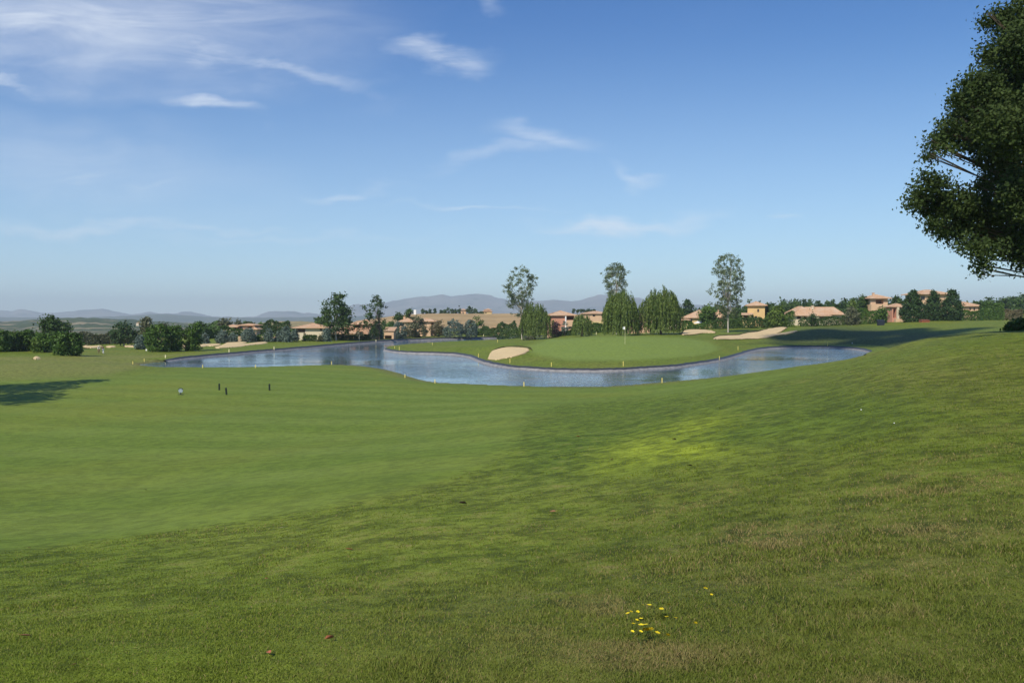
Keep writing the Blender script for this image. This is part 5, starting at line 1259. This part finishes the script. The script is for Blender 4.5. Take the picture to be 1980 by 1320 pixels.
# ---------------------------------------------------------------- small things on the near grass
LEAFR = plain("leaf_litter_red", (.40, .13, .06), .6, .3, .3, 30); LEAFB = plain("leaf_litter_brown", (.24, .13, .06), .7, .2, .3, 30); LEAFD = plain("leaf_litter_dark", (.045, .030, .020), .7, .2, .3, 30); LEAFP = plain("leaf_litter_pale", (.62, .56, .40), .7, .2, .2, 30)
def dry_leaf(px, py, L, label, mat, rz, curl, group="dry leaves fallen on the grass"):
    p = hit(px, py, 2, 120); L = L / FPX * p[1]; V = []; nu, nv_ = 9, 5
    for s2 in (0, 1):
        for i in range(nu):
            s_ = i / (nu - 1); wd_ = math.sin(math.pi * min(1, s_ * .95 + .03)) ** .8 * .42 * (1 - .25 * s_)
            for j in range(nv_):
                q = (j / (nv_ - 1) - .5) * 2; x = (s_ - .5) * L; y = q * wd_ * L * (1 - .45 * curl * abs(q))
                z = .14 * L + curl * L * (.42 * abs(q) ** 1.6 * wd_ * 2 + .28 * (s_ - .5) ** 2) - .02 * L * (abs(q) < .1) - s2 * .02 * L
                V.append((x, y, z))
    F = []; nn = nu * nv_
    for i in range(nu - 1):
        for j in range(nv_ - 1):
            a = i * nv_ + j; F += [(a, a + nv_, a + nv_ + 1, a + 1), (nn + a + 1, nn + a + nv_ + 1, nn + a + nv_, nn + a)]
    for j in range(nv_ - 1):
        F += [(j, j + 1, nn + j + 1, nn + j), ((nu-1)*nv_ + j + 1, (nu-1)*nv_ + j, nn + (nu-1)*nv_ + j, nn + (nu-1)*nv_ + j + 1)]
    for i in range(nu - 1):
        a = i * nv_; e = a + nv_ - 1; F += [(a + nv_, a, nn + a, nn + a + nv_), (e, e + nv_, nn + e + nv_, nn + e)]
    b0 = len(V); V += [(-.5*L, -.02*L, .14*L), (-.5*L, .02*L, .14*L), (-.78*L, .0, .22*L), (-.5*L, 0, .18*L)]; F += [(b0, b0+1, b0+2), (b0, b0+2, b0+3), (b0+1, b0+3, b0+2)]
    o = mk("dry_leaf", V, F, mat, smooth=True); o.location = (p[0], p[1], p[2] + .012); o.rotation_euler = (math.radians(-14), math.radians(8), rz)
    return tag(o, label, "dry leaf", group)
for a in [(638,1240,20,"biggest dry leaf, curled and reddish, at the bottom centre left",LEAFR,.9,.9),(521,1267,17,"orange dry leaf lower left of the biggest curled one",LEAFR,2.1,.5),(49,1234,18,"flat brown leaf near the bottom left corner",LEAFB,.2,.4),
          (676,1065,13,"small red leaf on the slope above the biggest curled one",LEAFR,.1,.4),(895,976,15,"blackish curled leaf at the middle of the slope",LEAFD,.3,.8),(1069,992,13,"brown leaf right of the blackish one",LEAFB,2.6,.5),
          (546,1022,8,"pale little leaf on the mown edge",LEAFP,.6,.3),(516,1121,9,"tiny pinkish leaf above the orange one",LEAFR,1.4,.4),(57,1061,7,"tiny brown leaf by the left edge",LEAFB,.4,.4),(1183,890,8,"brown leaf beside the bright grass patch",LEAFB,1.0,.5),
          (1304,851,9,"dark leaf within the bright grass patch",LEAFD,.4,.6),(1334,902,10,"dark leaf just below the bright grass patch",LEAFD,.2,.5),(145,1289,9,"faint brown leaf in the bottom left grass",LEAFB,.7,.4),(1118,845,8,"reddish speck of leaf left of the bright grass patch",LEAFR,.3,.4),(282,948,5,"tiny dark leaf on the mown fairway",LEAFD,.3,.5)]:
    dry_leaf(*a)
GB = "white golf balls on the slope"
for px, py, lb in [(1665,794,"white golf ball on the slope, higher of two at right"), (1729,820,"white golf ball on the slope, lower of two at right")]:
    p = hit(px, py, 3, 120); r_ = 1.1 / FPX * p[1]; V = []; F = []
    bmv = MB().lathe([(r_ * math.sin(math.pi * i / 10) + 1e-4, r_ * (1 - math.cos(math.pi * i / 10))) for i in range(11)], 14)
    o = bmv.build("golf_ball", WHITE, smooth=True); o.location = (p[0], p[1], p[2] + .012); tag(o, lb, "golf ball", GB)
PETAL = plain("petal_yellow", (.85, .68, .02), .6, .3, .06); 
fm = MB()
def flower_mesh():
    mb = MB(); hgt = .085
    for k in range(5):
        a = 2 * math.pi * k / 5; c_, s_ = math.cos(a), math.sin(a); r = .0135; w_ = .007
        mb.add([(.001*c_, .001*s_, hgt), (r*.6*c_ - w_*s_, r*.6*s_ + w_*c_, hgt + .003), (r*c_, r*s_, hgt + .004), (r*.6*c_ + w_*s_, r*.6*s_ - w_*c_, hgt + .003)], [(0, 3, 2, 1), (0, 1, 2, 3)])
    npet = len(mb.f)
    mb.tube([(0, 0, -.02), (.004, 0, .05), (0, 0, hgt)], [.0014, .0012, .001], 5)
    return mb, npet
mb_, npet = flower_mesh()
STEMM = plain("flower_stem", (.06, .10, .02), .7, .2, .1)
fl_o = mk("yellow_flower", mb_.v, mb_.f, None, mats=[PETAL, STEMM], midx=[0] * npet + [1] * (len(mb_.f) - npet))
FL_PX = [(255,325),(290,318),(325,300),(350,312),(405,312),(425,300),(275,342),(280,375),(282,392),(315,375),(340,393),(362,403),(335,415),(318,412),(260,425),(295,420),(318,446),(368,430),(430,378),(455,367),(418,427),(540,372),(585,228),(613,262),(520,268),(447,242)]
for i, (a, b_) in enumerate(FL_PX):
    o = fl_o if i == 0 else fl_o.copy()
    if i: col.objects.link(o)
    p = hit(1100 + a / 2.25, 1040 + b_ / 2.25 + 20, 2, 40)
    o.location = tuple(p); s_ = random.uniform(.75, 1.15) * (1.35 if 330 < a < 370 or a == 318 else 1.0); o.scale = (s_, s_, random.uniform(.8, 1.15)); o.rotation_euler = (random.uniform(-.5, .1), random.uniform(-.3, .3), random.uniform(0, 6))
    far_ = a > 440
    tag(o, ("small yellow wildflower, one of a few stragglers up the slope from the clump" if far_ else "small yellow wildflower in the clump at the lower right of the grass"), "wildflower", "straggling yellow wildflowers" if far_ else "clump of yellow wildflowers")

# ---------------------------------------------------------------- grass blades on the near slope
rg = np.random.default_rng(900)
NB = 760000
inv = rg.uniform(1 / 48.0, 1 / 2.3, NB) ; Yb = 1 / inv
ub = rg.uniform(-.86, .86, NB); xb = ub * Yb; xb = np.where(Yb < 3.2, rg.uniform(-2.8, 2.8, NB), xb)
ub2 = 40000; xb[:ub2] = rg.uniform(-4.5, 4.5, ub2); Yb[:ub2] = rg.uniform(.5, 3.4, ub2)
zb = H(xb, Yb)
pxb, pyb = project(np.stack([xb, Yb, zb], 1))
fb = pxmask(xb, Yb, zb, FAIRWAY, 34)
tuft = .5 + .5 * vnoise(xb / .35, Yb / .35, 41); tuft2 = .5 + .5 * vnoise(xb / 1.3, Yb / 1.3, 42); big = .5 + .5 * vnoise(xb / 4.0, Yb / 4.0, 43)
keep = rg.uniform(0, 1, NB) < (.8 + .2 * tuft2) * (1 - .5 * fb)
xb, Yb, zb, fb, tuft, tuft2, big = [q[keep] for q in (xb, Yb, zb, fb, tuft, tuft2, big)]
n = len(xb)
Lb = (.015 + .012 * tuft * rg.uniform(.4, 1.5, n) + .010 * (tuft2 > .8)) * (1 - .65 * fb)
wd_ = sstep(.70, .9, .5 + .5 * vnoise(xb / .22, Yb / .22, 77)) * pxmask(xb, Yb, zb, DRY, 300)
coarseb = pxmask(xb, Yb, zb, COARSE, 260)
Lb = Lb * (1 + .35 * coarseb); Lb = Lb * (1 + 1.3 * wd_ * rg.uniform(.3, 1, n))
Wb = np.maximum(.0016, .00040 * Yb) * rg.uniform(.7, 1.3, n)
an = rg.uniform(0, 2 * math.pi, n); ln = rg.uniform(.25, 1.1, n)
dx, dy = np.cos(an), np.sin(an); sxn, syn = -dy, dx
rot = rg.uniform(0, 2 * math.pi, n); wx_, wy_ = np.cos(rot), np.sin(rot)
P0 = np.stack([xb, Yb, zb - .006], 1); 
M = P0 + np.stack([dx * Lb * ln * .35, dy * Lb * ln * .35, Lb * .60], 1); Tp = P0 + np.stack([dx * Lb * ln, dy * Lb * ln, Lb * (1.05 - .35 * ln)], 1)
Wv = np.stack([wx_ * Wb, wy_ * Wb, np.zeros(n)], 1)
V = np.stack([P0 - Wv, P0 + Wv, M + Wv * .75, M - Wv * .75, Tp + Wv * .12, Tp - Wv * .12], 1).reshape(-1, 3)
k6 = np.arange(n)[:, None] * 6
F = np.stack([k6 + np.array([0, 1, 2, 3]), k6 + np.array([3, 2, 4, 5])], 1).reshape(-1, 4)
darkgreenb = pxmask(xb, Yb, zb, DARKGREEN, 170); brightb = pxmask(xb, Yb, zb, BRIGHT, 70)
thatch = sstep(.62, .8, .5 + .5 * vnoise(xb / .55 + 3, Yb / .55, 88)) * coarseb * sstep(16, 8, Yb)
dryb = np.clip(.7 * thatch * rg.uniform(.2, 1.2, n) + pxmask(xb, Yb, zb, DRY, 300) * .16 * rg.uniform(0, 1.6, n) + (1 - .8 * darkgreenb) * (rg.uniform(0, 1, n) < (.07 + .16 * sstep(.58, .8, .6 * big + .4 * tuft2))) * rg.uniform(.5, 1, n), 0, 1)
tint = (rg.uniform(0, 1, n) * .72 + .28 * tuft2) * (1 - .42 * np.maximum(darkgreenb * .65, coarseb))
gm, t, b = new_mat("grass_blade")
cg = t.mix(t.attr('tint'), (.086, .132, .009, 1), (.245, .295, .036, 1)); cg = t.mix(t.attr('dry'), cg, (.32, .235, .10, 1)); cg = t.mix(t.math('MULTIPLY', t.attr('bright'), .85), cg, (.28, .33, .022, 1))
t.set(b.inputs['Base Color'], cg); b.inputs['Roughness'].default_value = .6; b.inputs['Specular IOR Level'].default_value = .2
tr = t.new('ShaderNodeBsdfTranslucent'); t.set(tr.inputs['Color'], cg); mx = t.new('ShaderNodeMixShader'); mx.inputs[0].default_value = .25
t.l.new(b.outputs[0], mx.inputs[1]); t.l.new(tr.outputs[0], mx.inputs[2]); t.l.new(mx.outputs[0], t.n['Material Output'].inputs['Surface'])
go = mk("grass_blades", V, F, gm, attrs={'tint': ('FACE', np.repeat(tint, 2)), 'dry': ('FACE', np.repeat(dryb, 2)), 'bright': ('FACE', np.repeat(brightb, 2))})
go["label"] = "short unmown grass blades covering the near slope"; struct(go, "stuff")
